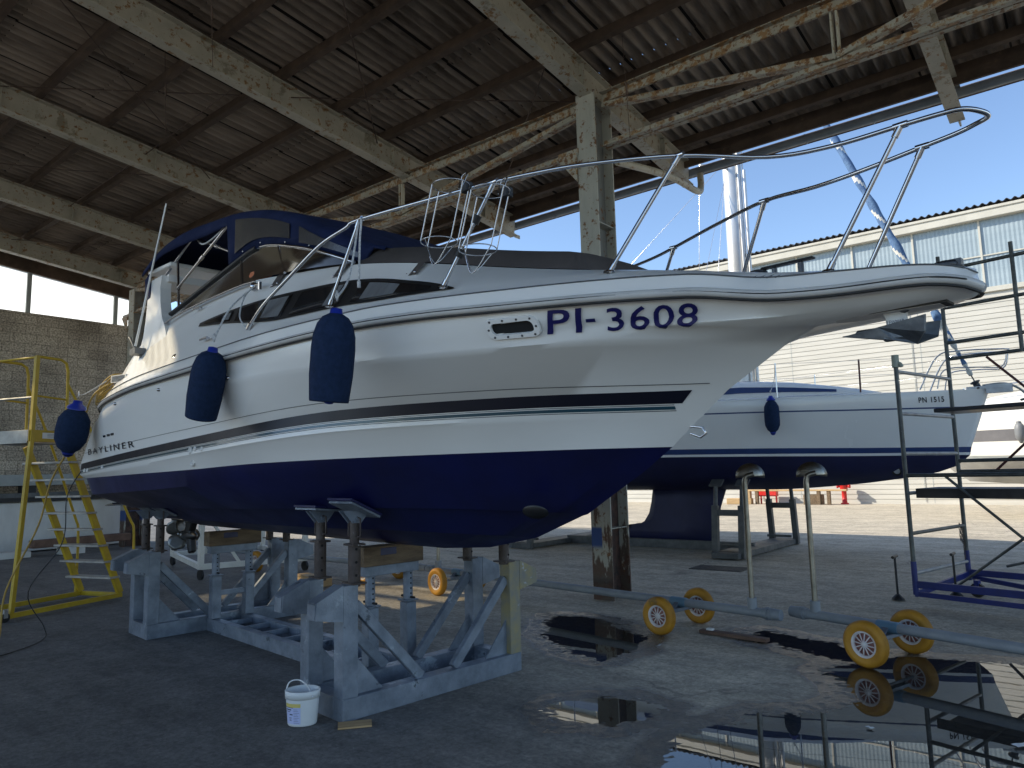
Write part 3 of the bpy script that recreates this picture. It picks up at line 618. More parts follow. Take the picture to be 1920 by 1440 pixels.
def section(keys,u):
    out=[]
    for k in keys:
        us,ue,fv,fz=LF[k]
        if us<=u<=ue+.02: out.append((fv(u),fz(u)))
    return out
def hullv(u,z):
    s=section(HULL,u)
    for (a,b) in zip(s[:-1],s[1:]):
        if min(a[1],b[1])<=z<=max(a[1],b[1]) and abs(b[1]-a[1])>1e-6: return a[0]+(b[0]-a[0])*(z-a[1])/(b[1]-a[1])
    return s[-1][0]
def deckz(u,v):
    s=section(DECK,u)
    for (a,b) in zip(s[:-1],s[1:]):
        if min(a[0],b[0])<=v<=max(a[0],b[0]) and abs(b[0]-a[0])>1e-6: return a[1]+(b[1]-a[1])*(v-a[0])/(b[0]-a[0])
    return s[-1][1]
def sidev(u,z):  # cabin side between deck edge and shoulder
    a=(LF['D2'][2](u),LF['D2'][3](u)); b=(LF['E'][2](u),LF['E'][3](u)); t=(z-a[1])/(b[1]-a[1]) if abs(b[1]-a[1])>1e-6 else 0
    return a[0]+(b[0]-a[0])*t
NT=72
def loft(keys,name,mat,cap=True,sub=None):
    b=MB(); ts=[i/(NT-1) for i in range(NT)]
    for sg in (1,-1):
        P=[]
        for k in keys: P.append([V((p.x,p.y*sg,p.z)) for p in (lpt(k,t) for t in ts)])
        b.grid(P,flip=(sg>0))
    if cap:
        A=[lpt(k,1.0) for k in keys]
        for p,q in zip(A[:-1],A[1:]): b.add([p,V((p.x,-p.y,p.z)),V((q.x,-q.y,q.z)),q],[(0,1,2,3)])
    o=b.build(name,M[mat],boat,weld=True,fixn=True)
    e=o.modifiers.new('edges','EDGE_SPLIT'); e.split_angle=R(40)
    return o
hk=HULL[HULL.index('PA'):]; i_=hk.index('C'); hk=hk[:i_]+['Cb','C','Ca']+hk[i_+1:]
hull=loft(hk,'hull','gel')
bot=loft(HULL[:HULL.index('PA')+1],'hull_bottom','anti')
deck=loft(DECK,'deck','gel2')
from mathutils.bvhtree import BVHTree
_hv=[v.co.copy() for v in hull.data.vertices]; _ht=BVHTree.FromPolygons(_hv,[tuple(p.vertices) for p in hull.data.polygons])
def hullv(u,z):
    h=_ht.ray_cast(V((u,3,z)),V((0,-1,0)))
    if h[0] is not None and h[0].y>0: return h[0].y
    n=_ht.find_nearest(V((u,1.0,z))); return max(n[0].y,0)
# decals that follow the hull side
def strip(name,mat,z0,z1,u0,u1,n=60,off=.004,slant=0,parent=None,both=True):
    b=MB()
    for sg in ((1,-1) if both else (1,)):
        P=[[],[]]
        for i in range(n+1):
            t=i/n
            for r,(zf,ua) in enumerate(((z0,u0),(z1,u0-slant))):
                u=ua+(u1-ua)*t; z=zf(u); P[r].append(V((u,(hullv(u,z)+off)*sg,z)))
        b.grid(P,flip=sg>0)
    return b.build(name,M[mat],parent or hull,fixn=False)
zs=LF['S'][3]
strip('black_stripe','stripe',lambda u:zs(u)-.062,lambda u:zs(u)+.006,-2.33,4.8,slant=.07)
strip('teal_stripe','teal',lambda u:zs(u)-.094,lambda u:zs(u)-.076,-2.29,4.8)
for d in (-.069,-.101): strip('pinstripe','thin',lambda u,d=d:zs(u)+d-.002,lambda u,d=d:zs(u)+d+.002,-2.29,4.8)
strip('pinstripe','thin',lambda u:zs(u)+.042+.0105*(u+1.7),lambda u:zs(u)+.0455+.0105*(u+1.7),-2.50,4.6)
# rub rail
for sg in (1,-1):
    ts=[i/110 for i in range(111)]; pts=[lpt('SH',t) for t in ts]
    b=MB(); b.tube([V((p.x+.008 if i<6 else p.x,(p.y+.012)*sg,p.z+.012)) for i,p in enumerate(pts)],.024,8); b.build('rub_rail',M['rub'],boat)
    b=MB(); b.tube([V((p.x+.004 if i<6 else p.x,(p.y+.022)*sg,p.z-.016)) for i,p in enumerate(pts)],.007,5); b.tube([V((p.x-.004 if i<6 else p.x,(p.y+.035)*sg,p.z+.014)) for i,p in enumerate(pts)],.004,5); b.build('rub_rail_seam',M['gap'],boat)
    b=MB(); b.tube([V((p.x,(p.y+.004)*sg,p.z+.002)) for p in (lpt('D1',t) for t in ts)],.004,5); b.build('deck_seam',M['thin'],boat)
# registration number and builder's lettering
def onhull(u0,z0,dirz=0.0,off=.005,lean=0.0):
    def f(x,y):
        u=u0-x-y*lean; z=z0+y+dirz*x; return V((u,max(hullv(u,z),hullv(u,z+.012),hullv(u,z-.012)-.004)+off,z))
    return f
for t_,u0,z0,w_,h_ in (('PI',-2.000,2.364,.160,.112),('-',-2.200,2.405,.042,.015),('3608',-2.272,2.357,.385,.104)):
    text_mesh('registration_number',t_,.165,M['navytext'],hull,onhull(u0,z0,-.02,lean=.45),bold=.0015,space=1.08,fit=(w_,h_))
text_mesh('lettering',"BAYLINER",.082,M['stripe'],hull,onhull(4.34,1.951,.012),bold=.0,space=1.35,fit=(1.58,.060))
b=MB()
for k in range(3):
    u=3.66-.14*k; z=2.118+.003*k; b.box((u,hullv(u,z)+.004,z),(.09,.004,.022),0 if k==0 else 1)
b.build('badge',[M['steel'],M['black']],hull)
# porthole with bolted white frame
def rrect(w,h,r,n=6):
    out=[]
    for cx,cy,a0 in ((w/2-r,h/2-r,0),(-w/2+r,h/2-r,90),(-w/2+r,-h/2+r,180),(w/2-r,-h/2+r,270)):
        for k in range(n+1):
            a=R(a0+90*k/n); out.append((cx+r*math.cos(a),cy+r*math.sin(a)))
    return out
uc,zc=-1.842,2.416
p0=V((uc,hullv(uc,zc),zc)); ex=(V((uc-.15,hullv(uc-.15,zc),zc-.001))-V((uc+.15,hullv(uc+.15,zc),zc+.001))).normalized(); ez=(V((uc,hullv(uc,zc+.05),zc+.05))-V((uc,hullv(uc,zc-.05),zc-.05))).normalized(); en=ex.cross(ez).normalized()
if en.y<0: en=-en
b=MB(); o1=rrect(.305,.122,.045); o2=rrect(.297,.114,.042); i1=rrect(.240,.068,.028); i2=rrect(.228,.056,.024)
ring=[[p0+ex*p[0]+ez*p[1]+en*h for p in poly+poly[:1]] for poly,h in ((o1,0.0),(o2,.018),(i1,.018),(i2,-.02))]
b.grid(ring,sm=False); port=b.build('porthole',M['gel2'],hull,fixn=True)
b=MB(); b.add([p0+ex*p[0]+ez*p[1]+en*.002 for p in i1],[tuple(range(len(i1)))]); b.build('porthole_glass',M['hole'],port)
b=MB()
for p in [(-.115,.044),(-.04,.046),(.04,.046),(.115,.044),(-.115,-.044),(-.04,-.046),(.04,-.046),(.115,-.044),(.135,0),(-.135,0)]:
    b.lathe([(0,.022),(.006,.021),(.007,.017)],p0+ex*p[0]+ez*p[1],en,6)
b.build('porthole_screws',M['chrome_d'],port)
# through-hull fittings and small vents
for (u,z,r) in ((1.475,1.887,.028),(1.384,1.897,.018),(1.253,1.892,.018),(1.502,1.79,.028),(4.52,1.785,.022),(4.40,1.785,.022),(3.79,1.806,.018)):
    b=MB(); v=hullv(min(u,4.5),z); c=V((u,v,z)); b.lathe([(r*.55,.004),(r*.6,.014),(r,.012),(r*1.05,0)],c,(0,1,.1),12)
    b.build('through_hull',M['gel2'],hull)
for (u,z) in ((1.933,2.422),(3.2,2.41),(.62,2.38)):
    b=MB(); b.lathe([(0,.02),(.012,.018),(.016,0)],(u,hullv(u,z),z),(0,1,0),8); b.build('fuel_vent',M['steel'],hull)
b=MB(); c=V((1.88,sidev(1.88,2.70)+.004,2.695)); b.lathe([(0,.010),(.045,.012),(.055,0)],V((1.88,1.345,2.685)),(0,1,.35),14,sx=.75); b.build('filler_cap',M['steel'],deck)
b=MB(); gr=MB()
for sg in (1,):
    c=V((3.42,1.325,2.69)); b.box(c,(.48,.012,.075),rot=Matrix.Rotation(R(-4),3,'Y'))
    for k in range(5): gr.box(c+V((0,.008,-.024+.012*k)),(.40,.008,.005),rot=Matrix.Rotation(R(-4),3,'Y'))
ve=b.build('engine_vent',M['gel2'],boat); gr.build('vent_slats',M['gap'],ve)
b=MB(); cc=V((-2.93,LF['D1'][2](-2.93)-.03,2.60))
for k in range(7): b.box((-2.83-.032*k,.37-.012*k+.01,2.578-.004*k),(.014,.07,.006),rot=Matrix.Rotation(R(-20),3,'X'))
b.build('bow_vent',M['thin'],deck)
# cabin window: black frame with panes
zt=pchip([-1.42,-1.275,-1.01,-.70,-.38,.08,.49,1.06,1.40,1.60],[2.712,2.765,2.836,2.905,2.945,2.966,2.982,2.984,2.978,2.970])
zo=pchip([-1.42,-1.14,-.855,-.56,.13,.55,1.0,1.60],[2.703,2.712,2.716,2.732,2.748,2.797,2.866,2.938])
def sidegrid(u0,u1,f0,f1,off,n=30,sg=1,rows=2):
    P=[[] for _ in range(rows)]
    for i in range(n+1):
        u=u0+(u1-u0)*i/n
        for r in range(rows):
            z=f0(u)+(f1(u)-f0(u))*r/(rows-1); P[r].append(V((u,(sidev(u,z)+off)*sg,z)))
    return P
for sg in (1,-1):
    b=MB(); b.grid(sidegrid(-1.42,1.60,zo,zt,.010,40,sg),flip=sg>0); wf=b.build('cabin_window',M['black'],boat)
    for (a,c) in ((-1.24,-.62),(-.50,.02),(.12,.86),(.95,1.48)):
        b=MB(); b.grid(sidegrid(a,c,lambda u:zo(u)+.018,lambda u:max(zt(u)-.022,zo(u)+.022),.014,16,sg),flip=sg>0); b.build('pane',M['cabglass'],wf)
    for (a,c) in ((-.44,-.34),(.16,.42),(.98,1.12),(-.98,-.70)):
        b=MB(); b.grid(sidegrid(a,c,lambda u:zo(u)+.03,lambda u:max(zt(u)-.03,zo(u)+.035),.0165,6,sg),flip=sg>0); b.build('curtain_edge',M['curtain'],wf)
# grab rail along the coaming
for sg in (1,-1):
    b=MB(); b.tube([V((u,(sidev(u,LF['E'][3](u)-.045)+.03)*sg,LF['E'][3](u)-.03)) for u in np.linspace(.75,2.95,14)],.011,6)
    for u in (.8,1.9,2.9): b.tube([V((u,(sidev(u,LF['E'][3](u)-.06))*sg,LF['E'][3](u)-.05)),V((u,(sidev(u,LF['E'][3](u)-.045)+.03)*sg,LF['E'][3](u)-.03))],.009,6)
    b.build('grab_rail',M['steel'],boat)
# sun pad cover on the cabin top
b=MB(); P=[]; us=np.concatenate([np.linspace(-2.02,-1.75,6),np.linspace(-1.65,.55,14)]); fr=np.linspace(-1,1,27)
for u in us:
    hw=max(LF['E'][2](u)-.03,.15); row=[]
    hgt=.105*min(1,max(0,(u+2.02)/.06))**.5
    for s_ in fr:
        v=s_*hw; edge=min(1,(1-abs(s_))/.07)**.5
        row.append(V((u,v,deckz(u,abs(v))+.006+hgt*edge)))
    P.append(row)
b.grid(P); pad=b.build('sun_pad_cover',M['pad'],boat,fixn=True)
for u in (-1.02,-.30,.45):
    for sg in (1,-1):
        b=MB(); P=[]
        for z in np.linspace(LF['E'][3](u)+.02,LF['E'][3](u)-.085,5):
            P.append([V((u+du+(LF['E'][3](u)-z)*.35,(sidev(u,z)+.012)*sg,z)) for du in (-.065,.065)])
        b.grid(P); st=b.build('strap',M['pad'],pad)
        c=MB()
        for du in (-.03,.05): c.lathe([(0,.008),(.008,.006),(.01,0)],V((u+du+.02,(sidev(u,LF['E'][3](u)-.07)+.012)*sg,LF['E'][3](u)-.07)),(0,sg,.2),8)
        c.build('snap',M['steel'],st)
# windscreen
wt=pchip([-.42,-.24,.05,.36,.62,.89,1.08,1.5,2.2,3.02],[3.085,3.16,3.275,3.375,3.455,3.52,3.54,3.475,3.345,3.19])
wb=lambda u: LF['E'][3](u)+.005
wv=lambda u,z: 1.115-.32*max(0,z-3.2)-max(0,.25-u)*.16
for sg in (1,-1):
    b=MB(); P=[[],[],[]]
    for u in np.linspace(-.42,3.0,36):
        for r in range(3):
            z=wb(u)+(wt(u)-wb(u))*r/2; P[r].append(V((u,wv(u,z)*sg,z)))
    b.grid(P); ws=b.build('windscreen',M['tint'],boat)
    b=MB(); b.tube([V((u,wv(u,wt(u))*sg,wt(u))) for u in np.linspace(-.42,1.12,24)],.012,6); b.build('windscreen_frame',M['steel'],ws)
    b=MB(); b.tube([V((u,wv(u,wt(u))*sg+.005*sg,wt(u))) for u in np.linspace(1.05,3.05,14)],.021,8); b.build('windscreen_frame',M['black'],ws)
    b=MB()
    for (ua,ub) in ((1.08,1.32),(.35,.62)): b.tube([V((ua,wv(ua,wb(ua))*sg,wb(ua))),V((ub,wv(ub,wt(ub))*sg,wt(ub)))],.011,6)
    b.build('windscreen_mullion',M['steel'],ws)
b=MB(); P=[]
for s_ in np.linspace(-1,1,15):
    P.append([V((-.42-.14*(1-s_*s_)+.0,s_*.99,deckz(-.4,abs(s_*.95))+.0+0)),V((-.30-.14*(1-s_*s_)+.12,s_*.97,3.20+.10*(1-s_*s_)))])
b.grid(P); b.build('windscreen',M['tint'],boat)
b=MB(); b.tube([V((.98,1.055,3.268)),V((.82,1.03,3.275)),V((.70,1.03,3.28))],[.05,.045,.03],8); b.build('orange_towel',M['orange'],boat)
# canvas canopy
ct=pchip([-.62,-.45,-.2,.1,.4,.75,1.1,1.5,1.9,2.3,2.8,3.1,3.36],[3.17,3.235,3.35,3.50,3.66,3.80,3.905,3.985,4.03,4.055,4.03,3.96,3.86])
cw=pchip([-.6,0,1,2,2.6,3.4],[.90,.985,1.02,1.06,1.12,1.16])
U=list(np.linspace(-.62,1.52,22))+list(np.linspace(1.56,3.36,16))
b=MB(); P=[]
for u in U:
    w_=cw(u); t=ct(u); z0=min(wt(u)-.005 if u<1.55 else t-.13-.04*math.sin((u-1.55)*2.2),t-.02)
    if u<-.42: z0=t-.03
    h=t-z0; r=min(.085,h*.6); row=[]
    prof=[(w_,z0),(w_+.008,z0+(h-r)*.5)]+[(w_-r*1.5*(1-math.cos(a)),t-r+r*math.sin(a)) for a in np.linspace(0,R(90),6)]+[(w_*.45,t+.028+.006*math.sin(u*5)),(0,t+.04)]
    row=[V((u,v,z)) for v,z in prof]+[V((u,-v,z)) for v,z in prof[-2::-1]]
    P.append(row)
b.grid(P); can=b.build('canopy',M['canvas'],boat,fixn=True)
sm=can.modifiers.new('thick','SOLIDIFY'); sm.thickness=.006
def canwin(a,c,f0,f1):
    for sg in (1,-1):
        b=MB(); P=[]
        for u in np.linspace(a,c,10):
            row=[]
            for t in np.linspace(0,1,4):
                z=f0(u)+(f1(u)-f0(u))*t; row.append(V((u,(cw(u)+.017)*sg,z)))
            P.append(row)
        b.grid(P); b.build('canopy_window',M['vinylwin'],can)
canwin(.47,1.38,lambda u:wt(u)+.065,lambda u:ct(u)-.10)
canwin(-.38,.33,lambda u:wt(u)+.035+.02*max(0,u),lambda u:max(ct(u)-.09,wt(u)+.05))
b=MB(); 
for u in (.2,.55,.95,1.25): b.lathe([(0,.006),(.009,.004),(.01,0)],V((u,cw(u)+.008,wt(u)+.03)),(0,1,0),8)
b.build('snap',M['steel'],can)
# bimini frame
for sg in (1,-1):
    for pts in ([(3.25,1.06,3.62),(2.37,1.02,3.98)],[(2.57,1.08,3.50),(1.64,1.0,3.90)],[(2.74,1.03,3.82),(2.50,1.09,3.22)],[(2.35,1.0,3.95),(1.35,1.02,3.55)]):
        b=MB(); b.tube([V((p[0],p[1]*sg,p[2])) for p in pts],.0125,6); c=(V(pts[0])+V(pts[1]))/2; c.y*=sg
        d=(V(pts[1])-V(pts[0])); d.y*=sg; d.normalize(); b.tube([c-d*.03,c+d*.03],.019,6)
        b.build('canopy_frame',M['steel'],boat)
    b=MB(); b.tube(bez([(2.33,1.0*sg,3.93),(2.1,1.03*sg,3.83),(1.85,1.02*sg,3.85),(1.66,1.0*sg,3.92)],5),.008,5); b.build('canopy_webbing',M['rope'],boat)
# radar arch
b=MB()
for sg in (1,-1):
    A=[]; 
    for (ua,ub,z) in ((2.42,3.18,2.93),(2.52,3.12,3.08),(2.66,3.12,3.22),(2.76,3.14,3.38),(2.82,3.17,3.54),(2.82,3.20,3.67)):
        v=1.17-.10*(z-2.93); A.append([V((ua,(v+.05)*sg,z)),V((ub,(v+.05)*sg,z)),V((ub,(v-.05)*sg,z)),V((ua,(v-.05)*sg,z)),V((ua,(v+.05)*sg,z))])
    b.grid(A,sm=False,flip=sg<0)
b.box((2.98,0,3.64),(.42,2.2,.07)); arch=b.build('radar_arch',M['gel2'],boat,fixn=True)
b=MB(); b.box((3.08,.62,3.80),(.62,.95,.045),rot=Matrix.Rotation(R(-3),3,'Y')); b.box((3.1,.4,3.73),(.1,.1,.12)); b.build('arch_platform',M['gel2'],arch,bevel=.01)
b=MB(); b.prism([(-.06,-.13),(.08,-.15),(.10,.08),(-.02,.12)],(3.14,1.165,3.62),(1,0,0),(0,0,1),.012); b.build('canvas_flap',M['canvas'],arch)
# antenna
b=MB(); b.tube([(3.03,1.30,2.97),(2.56,1.22,4.31)],[.013,.007],6); an=b.build('antenna',M['gel2'],boat)
b=MB(); b.box((3.06,1.27,2.92),(.16,.10,.06)); b.box((3.04,1.235,2.80),(.05,.03,.22)); b.tube([(3.09,1.29,2.96),(3.16,1.31,3.06),(3.2,1.31,3.08)],.012,6); b.build('antenna_mount',M['greyf'],an)
# bow rail
rail=[(.51,1.305,2.757),(.30,1.30,2.88),(-.03,1.262,3.035),(-.36,1.232,3.17),(-.62,1.197,3.228),(-.74,1.174,3.255),(-1.41,1.01,3.262),(-1.70,.915,3.272),(-1.92,.825,3.278),(-2.19,.70,3.277),(-2.62,.475,3.248),(-3.0,.285,3.168),(-3.28,.205,3.15),(-3.57,.16,3.16),(-3.72,.135,3.165),(-3.80,.105,3.168)]
tip=[(-3.855,.04,3.16),(-3.868,-.03,3.155)]
full=rail+tip+[(u,-v,z) for u,v,z in rail[::-1]]
b=MB(); rp=bez(full,5); b.tube(rp,.0118,8); br=b.build('bow_rail',M['steel'],boat)
posts=[((-.47,1.225,2.735),(-.74,1.174,3.255)),((-1.37,1.023,2.712),(-1.70,.915,3.272)),((-2.28,.655,2.67),(-2.62,.475,3.248)),((-3.22,.205,2.55),(-3.57,.16,3.16))]
for a,c in posts:
    for sg in (1,-1):
        A=V((a[0],a[1]*sg,a[2])); Cc=V((c[0],c[1]*sg,c[2])); d=(Cc-A).normalized()
        b=MB(); b.tube([A,Cc],.0115,8); b.tube([Cc-d*.055,Cc-d*.005],.016,8); b.tube([A,A+d*.05],.016,8); b.lathe([(.03,0),(.028,.008),(.016,.012)],A,(0,0,1),10)
        t=V((c[0],c[1]*sg,c[2])); b.tube([t+V((.03,0,0)),t-V((.03,0,0))],.017,8); b.build('rail_post',M['steel'],br)
for sg in (1,-1):
    b=MB(); b.tube([(.53,1.306*sg,2.74),(.49,1.305*sg,2.775)],.018,8); b.build('rail_foot',M['steel'],br)
# wire fender holders clamped to the rail
def ring_pts(c,r,n=20): return [c+V((r*math.cos(2*math.pi*k/n),r*math.sin(2*math.pi*k/n),0)) for k in range(n)]
for (c,dz,tilt) in ((V((-1.47,1.08,3.12)),0,.30),(V((-1.74,1.03,3.02)),0,.30)):
    b=MB(); up=V((-.34,0,.94))
    r=.105
    for k in (-.17,.15): b.tube([p+up*k for p in ring_pts(c,r)],.0035,5,closed=True)
    for k in range(6):
        a=2*math.pi*k/6; o=V((r*math.cos(a),r*math.sin(a),0))
        if k%3!=2: b.tube([c+o-up*.17,c+o+up*.15],.0035,5)
    b.tube(bez([c+V((r,0,0))-up*.17,c-up*.30,c-V((r,0,0))-up*.17],6),.0035,5); b.tube(bez([c+V((0,r,0))-up*.17,c-up*.29,c-V((0,r,0))-up*.17],6),.0035,5)
    b.tube(bez([c+V((0,-.06,0))+up*.15,c+V((.02,-.09,.05))+up*.18,c+V((-.03,-.09,.06))+up*.18,c+V((-.04,-.05,0))+up*.15],5),.0045,5)
    fb=b.build('fender_basket',M['steel'],br)
    b=MB(); b.box(c+V((-.02,-.10,0))+up*.16,(.06,.05,.06)); b.build('clamp',M['black'],fb,bevel=.006)
b=MB(); d=(V(posts[1][1])-V(posts[1][0])).normalized()
for t in (.22,.43): b.tube([V(posts[1][0])+d*(t-.025),V(posts[1][0])+d*(t+.025)],.027,8)
b.build('clamp',M['black'],br)
# bow hardware
b=MB(); b.lathe([(.055,0),(.058,.012),(.05,.024),(.02,.032),(0,.033)],(-3.66,.02,2.505),(0,0,1),20); b.box((-3.70,.02,2.52),(.05,.045,.03)); b.build('bow_light',M['chrome_d'],deck)
for (u,v) in ((-2.96,.05),):
    b=MB(); b.box((u,v,2.680),(.28,.04,.012)); b.box((u-.07,v,2.645),(.025,.025,.06)); b.box((u+.07,v,2.645),(.025,.025,.06)); b.lathe([(.05,0),(.05,.012),(0,.02)],(u+.16,v,2.66),(0,0,1),12); b.build('bow_cleat',M['chrome_d'],deck,bevel=.006)
for (u,z) in ((.75,LF['E'][3](.75)-.075),):
    b=MB(); c=V((u,sidev(u,z)+.01,z)); b.lathe([(.035,0),(.035,.02),(.02,.04),(0,.045)],c,(0,1,.3),14); b.tube([c+V((-.06,.03,0)),c+V((-.13,.035,-.01))],.012,6); b.box(c+V((-.14,.035,-.02)),(.02,.02,.06)); b.build('side_cleat',M['steel'],deck)
for (u,z) in ((1.24,2.77),(1.75,3.13)):
    b=MB(); c=V((u,sidev(u,z)+.01,z)); b.tube([c+V((-.07,.035,0)),c+V((.07,.035,0))],.010,6); b.tube([c+V((-.03,0,0)),c+V((-.03,.035,0))],.009,6); b.tube([c+V((.03,0,0)),c+V((.03,.035,0))],.009,6); b.build('side_cleat',M['steel'],deck)
b=MB(); c=V((-2.335,0,1.865)); b.tube([c+V((.02,0,.02)),c+V((-.055,0,.01)),c+V((-.075,0,-.025)),c+V((-.04,0,-.045)),c+V((.02,0,-.02))],.008,6); b.build('towing_eye',M['steel'],hull)
# pulpit underside moulding and anchor slot
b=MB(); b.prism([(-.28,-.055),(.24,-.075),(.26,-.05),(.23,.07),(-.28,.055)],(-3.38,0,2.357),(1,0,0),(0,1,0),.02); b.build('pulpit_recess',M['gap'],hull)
b=MB(); b.prism([(-.25,-.048),(.21,-.068),(.23,-.04),(.20,.062),(-.25,.048)],(-3.38,0,2.352),(1,0,0),(0,1,0),.014); b.build('pulpit_plate',M['rub'],hull)
# bottom fittings
b=MB(); b.lathe([(.0,.012),(.05,.01),(.055,0)],(-1.40,.335,1.405),(-.25,.72,-.6),16,sx=1.6); b.build('water_intake',M['black'],bot)
b=MB(); b.box((4.62,.85,1.40),(.26,.36,.015),rot=Matrix.Rotation(R(6),3,'Y')); b.tube([(4.56,.85,1.62),(4.68,.85,1.42)],.016,6); b.build('trim_tab',M['steel'],bot)
# stern drive
dr=MB()
dr.box((4.62,0,1.30),(.26,.26,.34)); dr.box((4.80,0,1.28),(.22,.18,.22)); 
dr.prism([(-.16,.30),(.26,.30),(.30,.22),(.14,.10),(.10,-.02),(.13,-.10),(-.01,-.36),(-.09,-.33),(-.04,-.08),(-.12,.05)],(4.88,0,1.10),(1,0,0),(0,0,1),.085)
dr.lathe([(0,-.20),(.035,-.16),(.06,-.06),(.065,.06),(.05,.18),(.0,.22)],(4.92,0,.96),(1,0,0),14)
dr.prism([(-.15,-.02),(.33,-.02),(.33,.01),(-.15,.01)],(4.90,0,1.17),(1,0,0),(0,0,1),.26)
drive=dr.build('stern_drive',M['black'],boat,bevel=.015)
def blade(b,hx,a,r0,r1,pitch_):
    P=[]
    for i in range(7):
        t=i/6; r=r0+(r1-r0)*t; wd=.105*math.sin(math.pi*(.18+.74*t))+.012
        row=[]
        for s_ in np.linspace(-1,1,5):
            x=s_*wd*math.sin(pitch_)+.03*t; tv=s_*wd*math.cos(pitch_)
            row.append(V((hx+x,r*math.cos(a)-tv*math.sin(a),.96+r*math.sin(a)+tv*math.cos(a))))
        P.append(row)
    b.grid(P)
for hx,sg,n in ((5.12,1,3),(5.22,-1,3)):
    b=MB()
    for k in range(n): blade(b,hx,2*math.pi*k/n+.4*(sg>0)+.9,.04,.21,R(35)*sg)
    b.lathe([(0,-.05),(.055,-.05),(.05,.05),(0,.06)],(hx,0,.96),(1,0,0),12)
    p=b.build('propeller',M['prop'],drive); sm=p.modifiers.new('t','SOLIDIFY'); sm.thickness=.008

# ------------------------------------------------------------------ cradle under the motor boat (same axes as the boat)
cr=thing('boat_cradle','galvanised steel cradle with adjustable posts under the motor boat','cradle',BO,BR)
def cb(mb,name,mat,parent=None,bevel=.004): return mb.build(name,[M[m] for m in mat] if isinstance(mat,list) else M[mat],parent or cr,bevel=bevel)
def hbv(u,v):   # height of the hull bottom at (u, v)
    s=section(['K','K2','R2a','R2b','R1a','R1b','CH'],u)
    for a,b_ in zip(s[:-1],s[1:]):
        if a[0]<=v<=b_[0] and b_[0]>a[0]: return a[1]+(b_[1]-a[1])*(v-a[0])/(b_[0]-a[0])
    return s[-1][1]
def frame(u0,u1,yellow=False):
    for u in (u0,u1):
        b=MB(); b.box((u,0,.075),(.12,1.72,.15)); cb(b,'cross_beam','galv')
    for sg in (1,-1):
        b=MB(); b.box(((u0+u1)/2,.80*sg,.075),(abs(u1-u0)-.12,.12,.149)); cb(b,'end_beam','galv')
        for u in (u0,u1):
            yel=yellow and u==u0 and sg<0
            b=MB(); b.box((u,.80*sg,.525),(.12,.12,.75)); 
            # bracket arm with sloping top
            P=[(-.06,0),(.06,0),(.06,0)]
            po=cb(b,'post',['galv'] if not yel else ['galv_y'])
            if yel: po['label']='post painted yellow at the front far corner of the cradle'
            b=MB()
            for du in (-.055,.055): b.prism([(.06*sg,.905),(.26*sg,.815),(.27*sg,.70),(.06*sg,.66)],(u+du,.80*sg,0),(0,1,0),(0,0,1),.012)
            b.prism([(.27*sg,.80),(.275*sg,.70),(.255*sg,.70),(.25*sg,.80)],(u,.80*sg,0),(0,1,0),(0,0,1),.10)
            b.beam((u,.85*sg,.897),(u,1.065*sg,.805),.10,.012); b.beam((u,.86*sg,.668),(u,1.06*sg,.706),.098,.012)
            cb(b,'bracket_arm','galv' if not yel else 'galv_y',po,0)
            b=MB(); b.prism([(.06*sg*-1,.15),(.30*sg*-1,.15),(.06*sg*-1,.42)],(u,.80*sg,0),(0,1,0),(0,0,1),.012); cb(b,'gusset','galv',po,0)
            b=MB(); b.beam((u,.735*sg,.76),(u,.16*sg,.155),.05,.075,(0,sg,1)); cb(b,'brace','galv')
            # screw jack: tube, collar, handles, swivel pad
            vj=.735*sg; zh=hbv(u,abs(vj)); 
            b=MB(); b.tube([(u,vj,.88),(u,vj,1.17)],.044,14)
            for k in range(3):
                for a in (0,): b.tube([(u-.046,vj+.012*sg,.96+.09*k),(u-.0442,vj+.012*sg,.96+.09*k)],.010,8,mi=1)
            if zh>1.2: b.tube([(u,vj,1.17),(u,vj,zh-.10)],.034,14)
            b.box((u,vj,.905),(.15,.11,.012)); 
            zc_=min(1.17,zh-.16); b.box((u,vj,zc_),(.13,.10,.014))
            jk=cb(b,'jack',['jack','hole'],None,0)
            b=MB()
            for s2 in (1,-1):
                b.tube([(u+.034*s2,vj,zc_+.19),(u+.075*s2,vj,zc_+.185),(u+.08*s2,vj,zc_+.06),(u+.034*s2,vj,zc_+.05)],.007,6)
            b.build('jack_handle',M['jack'],jk)
            n=V((0,(hbv(u,abs(vj)+.05)-hbv(u,abs(vj)-.05))*-10*sg*1,1)); sl=(hbv(u,abs(vj)+.06)-hbv(u,abs(vj)-.06))/.12
            rot=Matrix.Rotation(math.atan(sl)*sg,3,'X')
            b=MB(); b.box((u,vj,zh-.030),(.30,.26,.014),0,rot)
            for du in (-.03,.03): b.prism([(-.11,-.035),(.11,-.035),(.035,-.125),(-.035,-.125)],(u+du,vj,zh),(0,1,0),(0,0,1),.010)
            b.tube([(u-.05,vj,zh-.095),(u+.05,vj,zh-.095)],.014,8)
            pd=cb(b,'pad_bracket','galv',jk,0)
            b=MB(); b.box((u,vj,zh-.011),(.32,.28,.020),0,rot); cb(b,'pad','anti',jk,.003)
frame(0,.467,True); frame(4.262,3.823)
for sg in (1,-1):
    b=MB(); b.box((2.145,.19*sg,.065),(3.23,.09,.13)); cb(b,'long_rail','galv')
for u in np.arange(.95,3.7,.42):
    b=MB(); b.box((u,0,.09),(.05,.288,.05)); cb(b,'rung','galv')
